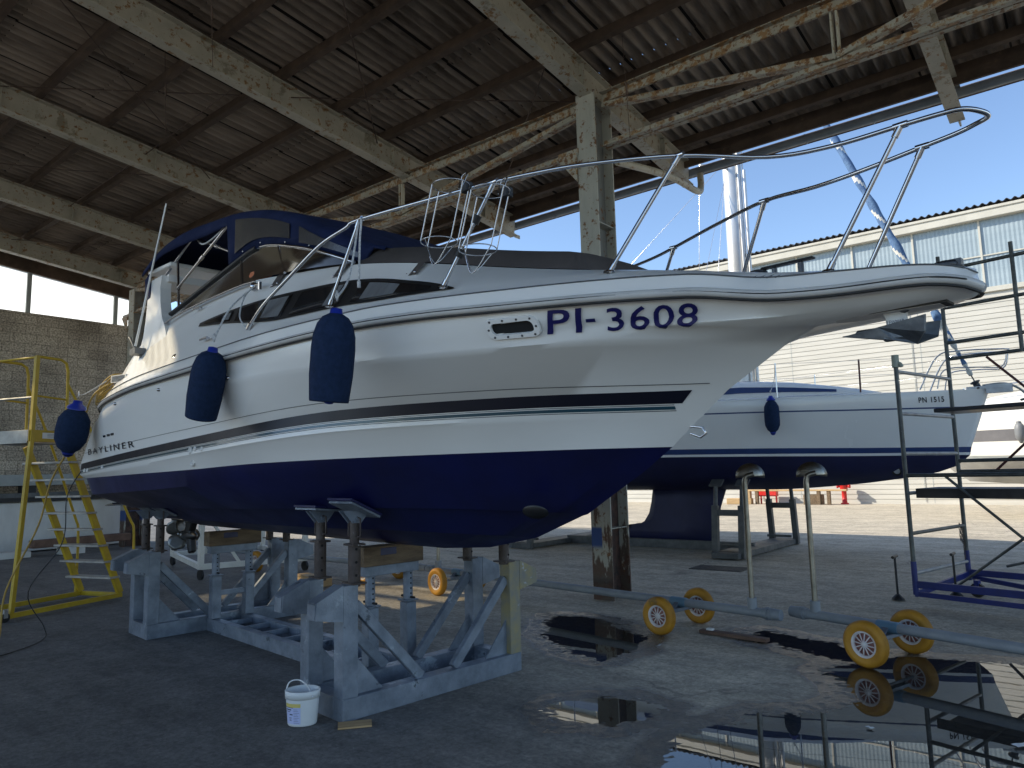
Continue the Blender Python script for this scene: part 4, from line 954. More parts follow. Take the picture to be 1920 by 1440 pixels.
def keel_support(u,zt):
    for sg in (1,-1):
        b=MB(); b.box((u,.19*sg,.36),(.10,.10,.45)); b.box((u,.19*sg,.60),(.13,.13,.012)); p=cb(b,'keel_post','galv')
        b=MB(); b.tube([(u,.19*sg,.58),(u,.19*sg,zt-.09)],.041,16); 
        for k in range(5): b.tube([(u-.0425,.19*sg,.655+.042*k),(u-.0405,.19*sg,.655+.042*k)],.008,8,mi=1)
        b.tube([(u-.09,.19*sg,.625),(u+.09,.19*sg,.625)],.010,6,mi=1); b.build('telescopic_tube',[M['galv'],M['hole']],p)
    b=MB(); b.box((u,0,.40),(.05,.278,.05)) if u>2 else None
    if u>2: cb(b,'tie','galv')
    b=MB(); b.box((u,0,zt-.05),(.10,.54,.08)); cb(b,'keel_beam','galv')
keel_support(.62,.93); keel_support(3.66,.93)
def place(u,v,z,rz=0): return bw(u,v,z),BR+rz
for i,(u,lab) in enumerate(((.62,'paint-stained timber block under the keel at the bow'),(3.66,'worn timber block under the keel near the propeller'))):
    l,a=place(u,0,.921)
    b=MB(); b.box((0,0,.078),(.15,.60,.156)); b.box((-.074,.06,.11),(.006,.16,.06),1)
    o=b.build('timber_block',[M['wood'],M['anti']],None,bevel=.008); tag(o,lab,'timber','timber blocks under the boat keel'); move(o,l,a)
# yellow offcut of wood under the foot of the cradle, thin plate under the near foot
l,a=place(-.02,.80,.002,.5); b=MB(); b.box((0,0,.006),(.22,.12,.012)); o=b.build('packing_plate',M['wood_pale']); move(o,V((-4.03,3.21,.004)),.9); tag(o,'thin pale packing board under the near cradle foot','packing')

# ------------------------------------------------------------------ fenders
def make_fender(name,L_,r,covered,mat,label,top,rope_to,tilt=(0,0),group='fenders hung on boats',capm='fendere'):
    root=thing(name,label,'fender',top,0,group)
    d=V((tilt[0],tilt[1],-1)).normalized()
    b=MB()
    if covered: prof=[(0,.0),(r*.30,.004),(r*.60,.025),(r*.82,.065),(r*.96,.13),(r,.40*L_),(r*.99,.70*L_),(r*.93,.88*L_),(r*.90,L_-.012),(r*.88,L_),(r*.80,L_-.004),(r*.5,L_-.03)]
    else: prof=[(0,0),(r*.3,.01),(r*.34,.05),(r*.7,.10),(r*.95,.17),(r,.26),(r,L_-.24),(r*.95,L_-.16),(r*.68,L_-.08),(r*.34,L_-.04),(r*.3,L_-.005),(0,L_)]
    b.lathe(prof,d*.06,d,28); b.build('body',M[mat],root)
    b=MB(); b.lathe([(0,-.035),(r*.26,-.03),(r*.30,.0),(r*.55,.03),(r*.60,.055)],d*.065,d,16); b.build('end_cap',M[capm],root); b=MB()
    b.lathe([(r*.42,-.03),(r*.30,.0),(r*.18,.022),(0,.026)],d*(.06+L_-.012),d,16); b.build('end_cap',M[capm],root)
    b=MB()
    pts=[V((0,0,.03))]+[V(p)-V(top) for p in rope_to]
    b.tube(bez(pts,5),.0065,6); b.tube([pts[0]+V((0,0,-.02)),pts[0]+V((.012,0,.01)),pts[0]+V((0,0,.035)),pts[0]+V((-.012,0,.01))],.006,6,closed=True)
    b.build('rope',M['rope'],root); return root
t1=bw(-1.02,1.50,2.62)
make_fender('fender',.50,.122,True,'fender','covered navy fender hung highest on the motor boat, from the bow rail',t1,[bw(-.86,1.32,2.84),bw(-.74,1.18,3.25)],(-.15,.02))
# free tail of the rope
f=make_fender('fender',.50,.122,True,'fender','covered navy fender hung amidships on the motor boat from a side cleat',bw(.58,1.53,2.62),[bw(.62,1.40,2.90),bw(.74,1.17,3.12)],(-.40,.05))
make_fender('fender',.56,.155,False,'fender','round-ended navy fender hung at the stern beside the yellow steps',bw(3.93,1.55,2.53),[bw(3.95,1.48,2.58),bw(3.92,1.30,2.72)],(-.30,-.03))
b=MB(); b.tube(bez([bw(-.76,1.18,3.25),bw(-.80,1.20,3.22),bw(-.80,1.21,3.1),bw(-.79,1.21,2.82)],6),.0065,6); b.tube([bw(-.79,1.21,2.84),bw(-.79,1.21,2.80)],.012,6); o=b.build('rope_tail',M['rope']); tag(o,'loose white rope end hanging from the bow rail','rope')
b=MB(); b.tube(bez([bw(.72,1.18,3.12),bw(.70,1.26,3.02),bw(.62,1.33,2.85),bw(.55,1.32,2.76)],6),.006,6); o=b.build('rope_tail',M['rope']); tag(o,'white rope loop from the side cleat down over the cabin window','rope')

# ------------------------------------------------------------------ anchor under the bow pulpit
an=thing('plough_anchor','grey plough anchor hanging under the bow pulpit','anchor',BO,BR)
b=MB(); b.prism([(-3.36,2.385),(-3.48,2.385),(-3.482,2.34),(-3.478,2.25),(-3.395,2.25),(-3.388,2.32)],(0,0,0),(1,0,0),(0,0,1),.022); sh=b.build('shank',M['plate'],an,bevel=.004)
b=MB(); b.tube(ring_pts(V((0,0,0)),.022,12),.008,6,closed=True); o=b.build('shackle',M['anchor'],sh); 
for v in o.data.vertices: v.co=V((v.co.x,v.co.z,v.co.y))+V((-3.475,.014,2.365))
text_mesh('cast_lettering','LEWMAR',.026,M['ink'],sh,lambda x,y:V((-3.394-x,.0125,2.292+y)),sx=.72)
b=MB()
tipP=V((-3.186,0,2.268)); cr0=V((-3.46,0,2.262)); kb=V((-3.515,0,2.19)); 
for sg in (1,-1):
    w1=V((-3.585,.115*sg,2.297)); w2=V((-3.575,.10*sg,2.225)); e1=V((-3.36,.028*sg,2.285)); m1=V((-3.42,.02*sg,2.215))
    b.add([tipP,e1,w1,w2,kb,m1],[(0,1,5),(1,2,3),(1,3,4),(1,4,5)])
fl=b.build('fluke',M['anchor'],an); sm=fl.modifiers.new('t','SOLIDIFY'); sm.thickness=.012; sm.offset=0
b=MB(); b.beam((-3.37,0,2.245),(-3.50,0,2.245),.05,.06); b.beam((-3.25,0,2.272),(-3.39,0,2.272),.035,.03); b.build('crown',M['anchor'],an,bevel=.01)

# ------------------------------------------------------------------ hose and cable hanging off the stern
pts=[bw(3.75,1.18,2.75),bw(3.9,1.26,2.70),bw(4.04,1.40,2.55),bw(4.28,1.44,2.2),bw(4.62,1.60,1.7),bw(4.74,1.68,1.2),V((-9.02,2.62,.55)),V((-8.75,2.50,.10)),V((-8.6,2.3,.012)),V((-8.2,1.9,.012))]
b=MB(); b.tube(bez(pts,7),.010,6); 
for k in range(4): b.tube(bez([bw(3.72+.03*k,1.12,2.76+.008*k),bw(3.86,1.20+.02*k,2.745+.012*k),bw(3.97+.02*k,1.27+.02*k,2.66),bw(4.02+.02*k,1.34,2.56-.03*k),bw(3.93,1.22,2.68)],5),.008,6)
o=b.build('garden_hose',M['hosey']); tag(o,'yellow hose coiled on the stern and trailing down to the ground','hose')
pts=[bw(4.72,1.3,1.78),bw(4.74,1.42,1.5),bw(4.72,1.45,1.0),V((-9.1,2.85,.5)),V((-9.05,3.0,.12)),V((-8.9,2.95,.012)),V((-8.5,2.55,.012)),V((-8.35,2.2,.012))]
b=MB(); b.tube(bez(pts,7),.006,6); o=b.build('power_cable',M['black']); tag(o,'thin black cable hanging from the stern to the ground','cable')

# ------------------------------------------------------------------ yellow steps
LA=V((-10.5,3.1,0)); lang=math.atan2(.947,-.322); W_=.76
st=thing('mobile_steps','yellow rolling platform steps with guard rails beside the block wall','steps',LA,lang)
def stb(b,n,m='yellow',p=None,bv=.003): return b.build(n,M[m],p or st,bevel=bv)
for w_ in (0,W_):
    b=MB(); b.beam((-.05,w_,.06),(1.60,w_,.06),.045,.06); stb(b,'base_rail')
    b=MB(); b.beam((.64,w_,2.16),(1.57,w_,.09),.05,.09,(1,0,0)); stb(b,'stringer')
    b=MB(); b.beam((.02,w_,.09),(.15,w_,2.19),.05,.05,(1,0,0)); stb(b,'leg')
    b=MB(); b.beam((.15,w_,2.19),(.17,w_,3.30),.05,.05,(1,0,0)); stb(b,'guard_post')
    b=MB(); b.tube([(.17,w_,3.29),(.50,w_,3.29),(.58,w_,3.25),(.61,w_,3.14),(.625,w_,2.2)],.019,8); b.tube([(.17,w_,2.78),(.615,w_,2.76)],.014,6); stb(b,'guard_rail',bv=0)
    yo=-.30 if w_==0 else W_+.02
    b=MB(); b.tube(bez([(.61,w_,2.98),(.95,w_+(-.1 if w_==0 else 0),2.30),(1.42,w_+(-.26 if w_==0 else .02),1.20),(1.50,w_+(-.30 if w_==0 else .02),.92),(1.50,w_+(-.30 if w_==0 else .02),.02)],4),.018,8); stb(b,'handrail',bv=0)
    b=MB(); b.box((.37,w_,2.265),(.52,.012,.15)); kp=stb(b,'kick_plate')
    if w_==0:
        b=MB(); b.box((.40,-.009,2.27),(.22,.004,.075)); lb=b.build('notice',M['bucket'],kp)
        b=MB(); 
        for k,z in enumerate((.018,0,-.018)): b.box((.43-.02*(k==2),-.0125,2.272+z),(.15 if k<2 else .11,.002,.004))
        b.tube(ring_pts(V((0,0,0)),.010,10),.002,4,closed=True); 
        for v in b.v[-40:]: pass
        o=b.build('print',M['ink'],lb)
b=MB(); b.box((.38,W_/2,2.185),(.54,W_-.05,.03)); stb(b,'platform','tread')
for z in (3.28,2.76,2.27):
    b=MB()
    if z<2.5: b.box((.13,W_/2,2.265),(.012,W_-.06,.15)); stb(b,'kick_plate','tread')
    else: b.tube([(.17,0.02,z),(.17,W_-.02,z)],.016,8); stb(b,'end_rail' if z>3 else 'chain_bar','yellow' if z>3 else 'tread',bv=0)
for k in range(8):
    t=(k+1)/9; u=.64+.93*t; z=2.16-2.07*t; b=MB(); b.box((u-.03,W_/2,z),(.17,W_+.10,.028)); stb(b,'tread','tread')
b=MB(); b.beam((1.58,0.02,.06),(1.58,W_-.02,.06),.045,.06,mi=0); stb(b,'base_rail')
b=MB(); b.beam((.02,.02,.07),(.02,W_-.02,.07),.045,.05); stb(b,'base_rail')
for w_ in (-.02,W_+.02):
    b=MB(); b.tube([(-.07,w_-.02,.055),(-.07,w_+.02,.055)],.055,14); c=b.build('castor',M['black'],st)
    b=MB(); b.box((-.07,w_,.10),(.05,.055,.10)); b.build('fork',M['tread'],c)

# ------------------------------------------------------------------ white bucket
bk=thing('bucket','oval white plastic bucket with paper label on the ground by the cradle','bucket',(-4.36,3.03,0),R(39))
b=MB(); b.lathe([(0,.004),(.088,.004),(.092,.012),(.104,.20),(.104,.205),(.110,.205),(.112,.262),(.107,.265),(.104,.258),(.100,.20),(.086,.02),(0,.016)],(0,0,0),(0,0,1),40,sx=1.0)
body=b.build('tub',M['bucket'],bk); body.scale=(1.06,.86,.86)
b=MB(); b.tube(bez([(-.112,.01,.225),(-.10,.05,.30),(-.04,.06,.315),(.03,.0,.285),(.075,-.075,.235),(.085,-.085,.222)],6),.0055,6); h=b.build('handle',M['bucket'],body)
b=MB(); P=[]
def lab(a0,a1,z0,z1,off,n=10):
    P=[]
    for i in range(n+1):
        a=a0+(a1-a0)*i/n; row=[]
        for z in (z0,z1):
            r=.092+.012*(z-.012)/.188+off; row.append(V((r*math.cos(a),r*math.sin(a),z)))
        P.append(row)
    return P
A0,A1=R(-152),R(-84)
b.grid(lab(A0,A1,.025,.150,.0012)); lb=b.build('paper_label',M['label'],body)
b=MB(); b.grid(lab(A0,A1,.150,.178,.0014)); b.build('label_band',M['lyellow'],lb)
b=MB(); b.grid(lab(A0,A0+.72,.146,.150,.002))
for z,a,w_ in ((.128,A0+.06,.50),(.116,A0+.06,.42),(.104,A0+.5,.0),(.092,A0+.40,.26),(.070,A0+.36,.22),(.06,A0+.36,.18),(.05,A0+.36,.2)):
    if w_: b.grid(lab(a,a+w_,z,z+(.009 if z in(.128,.092) else .004),.002,6))
for k in range(9): b.grid(lab(A0+.72,A0+1.10-.05*(k%3),.034+.0125*k,.0362+.0125*k,.002,6))
b.build('label_print',M['ink'],lb)

# ------------------------------------------------------------------ wheeled wash-water pipes
def make_wheel():
    r=thing('wheel_tmp','x','x')
    return r
def wheel(parent,c,ax):
    c=V(c); b=MB(); prof=[(.105,-.035),(.135,-.047),(.158,-.048),(.176,-.034),(.183,-.012),(.183,.012),(.176,.034),(.158,.048),(.135,.047),(.105,.035),(.105,-.035)]
    b.lathe(prof,c,ax,40)
    for h in (-.022,-.008,.008,.022): b.lathe([(.1845-.0012*abs(h)*60,h-.003),(.187-.0012*abs(h)*60,h),(.1845-.0012*abs(h)*60,h+.003)],c,ax,40)
    ty=b.build('tyre',M['tyre'],parent,world=True)
    b=MB(); b.lathe([(.107,-.036),(.107,.036),(.092,.034),(.088,.018),(.088,-.018),(.092,-.034),(.107,-.036)],c,ax,32)
    axv=V(ax).normalized(); x=axv.cross(V((0,0,1))).normalized(); y=axv.cross(x)
    for k in range(12):
        a=2*math.pi*k/12+.13; d=x*math.cos(a)+y*math.sin(a)
        for s2 in (1,-1): b.beam(c+d*.022+axv*.030*s2,c+d*.092+axv*.022*s2,.008,.006,axv)
    b.lathe([(0,-.04),(.016,-.04),(.024,-.032),(.024,.032),(.016,.04),(0,.04)],c,ax,14); b.build('rim',M['hub'],ty,world=True)
    b=MB(); b.lathe([(.0,-.010),(.088,-.010),(.088,.010),(0,.010)],c,ax,28); b.build('hub_disc',M['hubred'],ty,world=True)
def standpipe(parent,x,y,z,d):
    b=MB(); q=V((d[0],d[1],0)).normalized()
    b.tube([(x,y,z+.03),(x,y,z+.13)],.046,14); b.build('tee',M['pvc'],parent,world=True)
    b=MB(); b.tube([(x,y,z+.10)]+bez([(x,y,1.45),(x,y,1.50),V((x,y,1.555))+q*.02,V((x,y,1.575))+q*.09],5),.025,12)
    sp=b.build('standpipe',M['brass'],parent,world=True)
    # half-disc spray deflector leaning over the outlet
    b=MB(); P=[]; c=V((x,y,1.555))+q*.055; side=q
    for r in np.linspace(0,.135,4):
        P.append([c+side*(r*math.cos(a))+V((0,0,r*math.sin(a)*.92))+V((-q.y,q.x,0))*(.05*(r/.135)**2) for a in np.linspace(R(-8),R(188),15)])
    b.grid(P); o=b.build('spray_deflector',M['brass'],sp,world=True); sm=o.modifiers.new('t','SOLIDIFY'); sm.thickness=.006
def wpipe(label,A,Bp_,wheels,sps,loc):
    t=thing('wheeled_pipe',label,'pipe',loc,0,'wheeled wash pipes along the yard'); A,Bp_=V(A),V(Bp_); d=(Bp_-A).normalized(); px=V((-d.y,d.x,0))
    b=MB(); b.tube([A,Bp_],.043,14); L_=(Bp_-A).length
    for k in range(1,int(L_/2)): 
        if k*2<L_-.3: b.tube([A+d*(2*k-.06),A+d*(2*k+.06)],.048,14)
    b.build('pipe',M['pvc'],t,world=True)
    for s in wheels:
        c=A+d*s; 
        b=MB(); b.tube([V((c.x,c.y,.183))-px*.36,V((c.x,c.y,.183))+px*.36],.013,8); b.box((c.x,c.y,.21),(.10,.34,.025),rot=Matrix.Rotation(math.atan2(d.y,d.x),3,'Z')); b.tube([c-d*.09,c+d*.09],.050,14,mi=1)
        for s2 in (1,-1): b.beam(V((c.x,c.y,.185))+px*.16*s2,c+px*.045*s2,.05,.012)
        b.build('axle',[M['galv'],M['pvcblue']],t,world=True)
        for s2 in (1,-1): wheel(t,V((c.x,c.y,.183))+px*.36*s2,px)
    for s,q in sps: 
        c=A+d*s; standpipe(t,c.x,c.y,c.z,q)
    for E_,sgn in ((A,-1),(Bp_,1)):
        b=MB(); dd=d*sgn
        for k in range(4): b.tube([E_+dd*(.015+.035*k),E_+dd*(.035+.035*k)],.060-.003*k,14)
        b.tube([E_-dd*.02,E_+dd*.16],.050,14); b.build('coupling',M['pvc'],t,world=True)
    return t
wpipe('grey wheeled wash pipe passing behind the column, one standpipe at its right end',(-7.75,7.62,.27),(-2.62,6.93,.27),[.55,4.22],[(.10,(.6,.5)),(5.05,(.8,.3))],(-5,7.2,0))
wpipe('grey wheeled wash pipe nearest the scaffold, lying across the big puddle',(-2.30,7.12,.27),(2.6,5.65,.27),[.78],[(.10,(.8,.3))],(-1,6.7,0))
wpipe('grey wheeled wash pipe farthest left, seen under the motor boat',(-15.2,7.60,.27),(-8.12,7.66,.27),[3.3,6.25],[(6.95,(.6,.5))],(-11,7.6,0))
# plank and manhole
b=MB(); b.box((0,0,.022),(.70,.085,.035)); b.box((-.25,.01,.047),(.07,.05,.02),1); o=b.build('plank',[M['wood_dark'],M['bucket']],None,bevel=.004); move(o,(-2.96,6.965,.0),R(-4)); tag(o,'short brown plank lying at the edge of the big puddle','plank')
b=MB(); b.box((0,0,.004),(.86,.52,.012))
for k in range(7): b.box((-.36+.12*k,0,.0115),(.05,.46,.004))
o=b.build('manhole_cover',M['iron']); move(o,(-5.05,11.5,.002),R(3)); tag(o,'rusty rectangular manhole cover in the yard concrete behind the column','manhole')
random.seed(3)
lt=[(-.52,5.28,.13,.05,'crumpled clear wrapper floating in the big puddle'),(-1.30,5.08,.05,.03,'small white paper scrap at the edge of the big puddle'),(-2.05,3.70,.035,.03,'pale leaf scrap on wet concrete near the camera'),(-3.4,6.28,.04,.02,'white scrap on damp concrete beside the far small puddle')]
for (x,y,a,c,l) in lt:
    b=MB(); P=[[V((a*(i/5-.5),c*(j/3-.5),.004+.006*random.random())) for j in range(4)] for i in range(6)]; b.grid(P,sm=False); o=b.build('litter_scrap',M['bucket']); move(o,(x,y,.0),random.random()*3); tag(o,l,'litter')

# ------------------------------------------------------------------ sailing yacht on its own stand
YC=14.2
ya=thing('sailing_yacht','white sailing yacht with navy keel and mast propped in the yard','sailing yacht',(-6,YC,0))
def yb(b,n,m,p=None,bv=0,**k): return b.build(n,[M[q] for q in m] if isinstance(m,list) else M[m],p or ya,world=True,bevel=bv,**k)
YL={ # (x from bow to stern, half beam, z)
'K':[(-2.6,0,1.40),(-3.6,.05,1.28),(-5,.06,1.20),(-8,.06,1.20),(-11,.06,1.32),(-12.4,.05,1.5)],
'B1':[(-2.2,0,1.48),(-3,.16,1.42),(-4.5,.50,1.34),(-6.5,.86,1.30),(-9,.95,1.32),(-12.4,.7,1.52)],
'B2':[(-1.92,0,1.58),(-3,.36,1.56),(-4.5,.92,1.54),(-6.5,1.36,1.52),(-9,1.45,1.52),(-12.4,1.08,1.62)],
'W':[(-1.72,0,1.755),(-2.4,.24,1.77),(-3.2,.52,1.785),(-4.5,1.06,1.82),(-6.5,1.56,1.865),(-9,1.68,1.90),(-12.5,1.25,1.95)],
'W2':[(-1.71,0,1.80),(-2.4,.255,1.815),(-3.2,.54,1.83),(-4.5,1.08,1.865),(-6.5,1.58,1.91),(-9,1.70,1.95),(-12.5,1.27,2.0)],
'W3':[(-1.69,0,1.89),(-2.4,.28,1.905),(-3.2,.57,1.925),(-4.5,1.11,1.965),(-6.5,1.61,2.01),(-9,1.72,2.05),(-12.5,1.29,2.1)],
'L1':[(-1.46,0,2.53),(-2.4,.42,2.55),(-3.2,.76,2.565),(-4.5,1.26,2.60),(-6.5,1.70,2.64),(-9,1.78,2.66),(-12.6,1.35,2.70)],
'L2':[(-1.455,0,2.555),(-2.4,.425,2.575),(-3.2,.765,2.59),(-4.5,1.265,2.625),(-6.5,1.705,2.665),(-9,1.78,2.685),(-12.6,1.35,2.725)],
'SH':[(-1.37,0,2.80),(-2.4,.46,2.80),(-3.2,.80,2.81),(-4.5,1.28,2.82),(-6.5,1.72,2.83),(-9,1.79,2.85),(-12.6,1.36,2.88)],
'TR':[(-1.35,0,2.845),(-2.4,.45,2.845),(-3.2,.79,2.85),(-4.5,1.27,2.86),(-6.5,1.71,2.87),(-9,1.78,2.89),(-12.6,1.35,2.92)],
'DK':[(-1.5,0,2.85),(-2.4,.30,2.86),(-3.2,.6,2.88),(-4.5,1.05,2.90),(-6.5,1.45,2.91),(-9,1.5,2.92),(-12.6,1.1,2.93)],
'DC':[(-1.6,0,2.85),(-2.4,0,2.88),(-3.2,0,2.92),(-4.5,0,2.95),(-6.5,0,2.96),(-9,0,2.96),(-12.6,0,2.95)]}
yf={}
for k,p in YL.items():
    u=[-a[0] for a in p]; yf[k]=(u[0],u[-1],pchip(u,[a[1] for a in p]),pchip(u,[a[2] for a in p]))
def ypt(k,t,sg=-1):
    a,b_,fv,fz=yf[k]; u=a+(b_-a)*t**1.3; return V((-u,YC+sg*fv(u),fz(u)))
def yside(x,z):
    ks=['K','B1','B2','W','W2','W3','L1','L2','SH']; u=-x; pr=None
    for k in ks:
        a,b_,fv,fz=yf[k]
        if u<a: continue
        c=(fv(u),fz(u))
        if pr and pr[1]<=z<=c[1]: return pr[0]+(c[0]-pr[0])*(z-pr[1])/(c[1]-pr[1])
        pr=c
    return pr[0]
def yloft(ks,n,mt,mi=None):
    b=MB(); NTY=46
    for sg in (-1,1):
        P=[[ypt(k,i/(NTY-1),sg) for i in range(NTY)] for k in ks]
        for r in range(len(ks)-1): b.grid(P[r:r+2],mi[r] if mi else 0,flip=sg>0)
    A=[ypt(k,1,-1) for k in ks]; B_=[ypt(k,1,1) for k in ks]
    for i in range(len(ks)-1): b.add([A[i],B_[i],B_[i+1],A[i+1]],[(0,1,2,3)],mi[i] if mi else 0)
    o=yb(b,n,mt,weld=True,fixn=True); return o
yh=yloft(['W','W2','W3','L1','L2','SH','TR'],'hull',['yhull','yblue'],[0,1,0,1,0,0])
yloft(['K','B1','B2','W'],'hull_bottom','yanti'); yd=yloft(['TR','DK','DC'],'deck','yhull')
# fin keel
kp=[(-7.62,1.35),(-7.68,1.0),(-7.76,.72),(-7.9,.52),(-8.2,.36),(-8.9,.30),(-8.9,.05),(-6.38,.05),(-6.26,.35),(-6.14,.85),(-5.95,1.35)]
b=MB(); n=len(kp); cx_=sum(p[0] for p in kp)/n; cz_=sum(p[1] for p in kp)/n
ring=[]
for off,sc in ((-.02,1.0),(-.13,.86),(-.15,.5)): ring.append([V((cx_+(p[0]-cx_)*sc,YC+off,cz_+(p[1]-cz_)*sc)) for p in kp+kp[:1]])
ring2=[[V((q.x,2*YC-q.y,q.z)) for q in r] for r in ring]
for rr,fl in ((ring,False),(ring2,True)):
    b.grid(rr,flip=fl); b.add(rr[-1][:-1],[tuple(range(n))])
b.grid([ring[0],ring2[0]]); yk=yb(b,'keel','yanti',fixn=True)
b=MB(); b.lathe([(0,.03),(.04,.028),(.062,.015),(.065,0)],(-7.62,YC-.10,.60),(0,-1,0),14); b.lathe([(0,.02),(.012,.01),(.014,0)],(-7.45,YC-.12,.86),(0,-1,0),8); yb(b,'zinc_anode','plate',yk)
b=MB(); c=V((-2.80,YC-yside(-2.80,1.52)-.004,1.515)); b.lathe([(.075,0),(.085,.012),(.06,.012),(.055,-.01)],c,(-.2,-1,-.3),18); b.lathe([(0,.004),(.055,.004)],c,(-.2,-1,-.3),14,mi=1); yb(b,'thruster_tunnel',['black','plate'],yh)
# coach roof
b=MB(); cr_=[(-2.95,.25,2.885,.02),(-3.3,.42,2.90,.09),(-3.7,.58,2.90,.17),(-4.4,.80,2.91,.28),(-5.2,.95,2.92,.36),(-7,1.1,2.92,.42),(-9.5,1.1,2.93,.46),(-9.6,1.1,2.93,.02)]
P=[]
for x,hw,z,h in cr_:
    row=[]
    for v,q in ((1.0,0),(.97,.55),(.86,.93),(.5,1.05),(0,1.1)): row.append((v*hw,z+h*q))
    P.append([V((x,YC-v,zz)) for v,zz in row]+[V((x,YC+v,zz)) for v,zz in row[-2::-1]])
b.grid(P); coach=yb(b,'coach_roof','yhull',fixn=True)
b=MB(); P=[[],[]]
for x in np.linspace(-3.6,-7.5,18):
    i=next(k for k in range(len(cr_)-1) if cr_[k][0]>=x>=cr_[k+1][0]); t=(x-cr_[i][0])/(cr_[i+1][0]-cr_[i][0]); hw=cr_[i][1]+t*(cr_[i+1][1]-cr_[i][1]); z=cr_[i][2]+t*(cr_[i+1][2]-cr_[i][2]); h=cr_[i][3]+t*(cr_[i+1][3]-cr_[i][3])
    for r,q in enumerate((.30,.62)): P[r].append(V((x,YC-hw*(1-.055*q)-.012,z+h*q)))
b.grid(P); yb(b,'coach_window','yblue',coach)
text_mesh('registration_number','PN 1515',.125,M['stripe'],yh,lambda x,y:V((-2.34+x,YC-yside(-2.34+x,2.655+y)-.006,2.655+y))-V(ya.location),bold=.003,sx=.72,space=1.15)
# mast, rigging
mx=-5.5; b=MB(); b.lathe([(.115,2.95),(.115,12.5),(.07,13.2)],(mx,YC,0),(0,0,1),20,sx=1.4); mast=yb(b,'mast','mast')
b=MB(); 
for k,(dx,dy) in enumerate(((.19,-.05),(.215,.02),(.24,-.03),(.27,.0))): b.tube([(mx+dx,YC+dy,3.0),(mx+dx-.01,YC+dy,12.6)],.014 if k else .03,6)
b.tube([(mx+.30,YC-.02,3.0),(mx+.30,YC-.02,7.75)],.032,8); yb(b,'halyards','mast',mast)
for sg in (-1,1):
    b=MB(); b.tube([(mx-.02,YC+.1*sg,7.85),(mx-.25,YC+.95*sg,7.72)],.028,8); sp=yb(b,'spreader','mast',mast)
    b=MB(); b.tube([(mx-.1,YC+.1*sg,12.3),(mx-.25,YC+.95*sg,7.72),(mx-.35,YC+1.40*sg,2.9)],.006,5); b.tube([(mx-.1,YC+.1*sg,7.6),(mx-.15,YC+1.35*sg,2.9)],.006,5); b.tube([(mx-.1,YC+.1*sg,7.6),(mx-.75,YC+1.38*sg,2.9)],.005,5); yb(b,'shroud','steel',mast)
b=MB(); b.tube([(mx-.3,YC,7.9),(-12.4,YC,3.0)],.005,5); yb(b,'backstay','steel',mast)
# furled headsail wound round the forestay
f0=V((-1.57,YC,3.02)); f1=V((-5.35,YC,12.9)); fd=f1-f0; N_=150; n_=14
b=MB(); ax=fd.normalized(); x=ax.cross(V((0,1,0))).normalized(); y=ax.cross(x); vs=[]
for i in range(N_+1):
    t=i/N_; r=(.030+.036*min(1,t*9)) if t>.05 else .028+.012*math.sin(i*2.3)
    r*=1+.10*math.sin(i*.9)
    for k in range(n_):
        a=2*math.pi*k/n_; rr=r*(1+.13*math.sin(2*a+i*.55)); vs.append(f0+fd*(t+.006)+(x*math.cos(a)+y*math.sin(a))*rr)
fs=[];mi=[]
for i in range(N_):
    for k in range(n_):
        l=(k+1)%n_; fs.append((i*n_+k,i*n_+l,(i+1)*n_+l,(i+1)*n_+k)); ph=((k/n_)+i*.085)%1
        mi.append(1 if (ph<.16 or (i<26 and ((i//3)%2==0))) else 0)
b.add(vs,fs,mi,True); fo=yb(b,'furled_sail',['sailblue','sailwhite'])
b=MB(); b.tube([f0-ax*.32,f0+ax*.1],.012,6); b.lathe([(.03,-.2),(.075,-.19),(.075,-.165),(.05,-.16),(.05,-.08),(.075,-.075),(.075,-.05),(.03,-.04)],f0,ax,14); yb(b,'furling_drum','chrome_d',fo)
# pulpit, guard wires, stanchions
b=MB(); 
for sg in (-1,1):
    b.tube(bez([(-2.30,YC+.42*sg,2.87),(-2.02,YC+.36*sg,3.40),(-1.72,YC+.28*sg,3.48),(-1.1,YC+.18*sg,3.45),(-1.02,YC+.10*sg,3.42),(-1.0,YC,3.42)],5),.013,6)
    b.tube(bez([(-2.05,YC+.36*sg,2.87),(-1.93,YC+.31*sg,3.18),(-1.5,YC+.22*sg,3.19),(-1.15,YC+.12*sg,3.17),(-1.06,YC+.12*sg,3.40)],5),.011,6)
yb(b,'pulpit','steel')
for sg in (-1,1):
    prev=None
    for x,h in ((-2.05,0),(-4.45,.62),(-6.6,.62),(-8.8,.62),(-11,.62)):
        v=yf['DK'][2](-x)+.12; 
        if h:
            b=MB(); b.tube([(x,YC+sg*v,2.86),(x,YC+sg*v,2.88+h)],.012,6); yb(b,'stanchion','steel')
        p=(x,YC+sg*v,3.42 if not h else 2.86+h)
        if prev:
            b=MB(); b.tube([prev,p],.003,4); b.tube([(prev[0],prev[1],prev[2]-.27),(p[0],p[1],p[2]-.27)],.003,4); yb(b,'guard_wire','steel')
        prev=p
b=MB(); b.tube([(-3.2,YC-.55,2.9),(-3.19,YC-.55,3.48)],.016,6); yb(b,'deck_post','maroon',yd)
b=MB(); b.box((-1.40,YC,2.86),(.55,.14,.05)); b.box((-1.22,YC-.05,2.83),(.36,.012,.14)); b.box((-1.22,YC+.05,2.83),(.36,.012,.14)); b.tube([(-1.08,YC-.05,2.80),(-1.08,YC+.05,2.80)],.035,10); yb(b,'bow_roller','plate',yd)
ay=thing('claw_anchor','worn grey claw anchor carried on the sailing yacht\'s bow roller','anchor',(-1.0,YC,2.7))
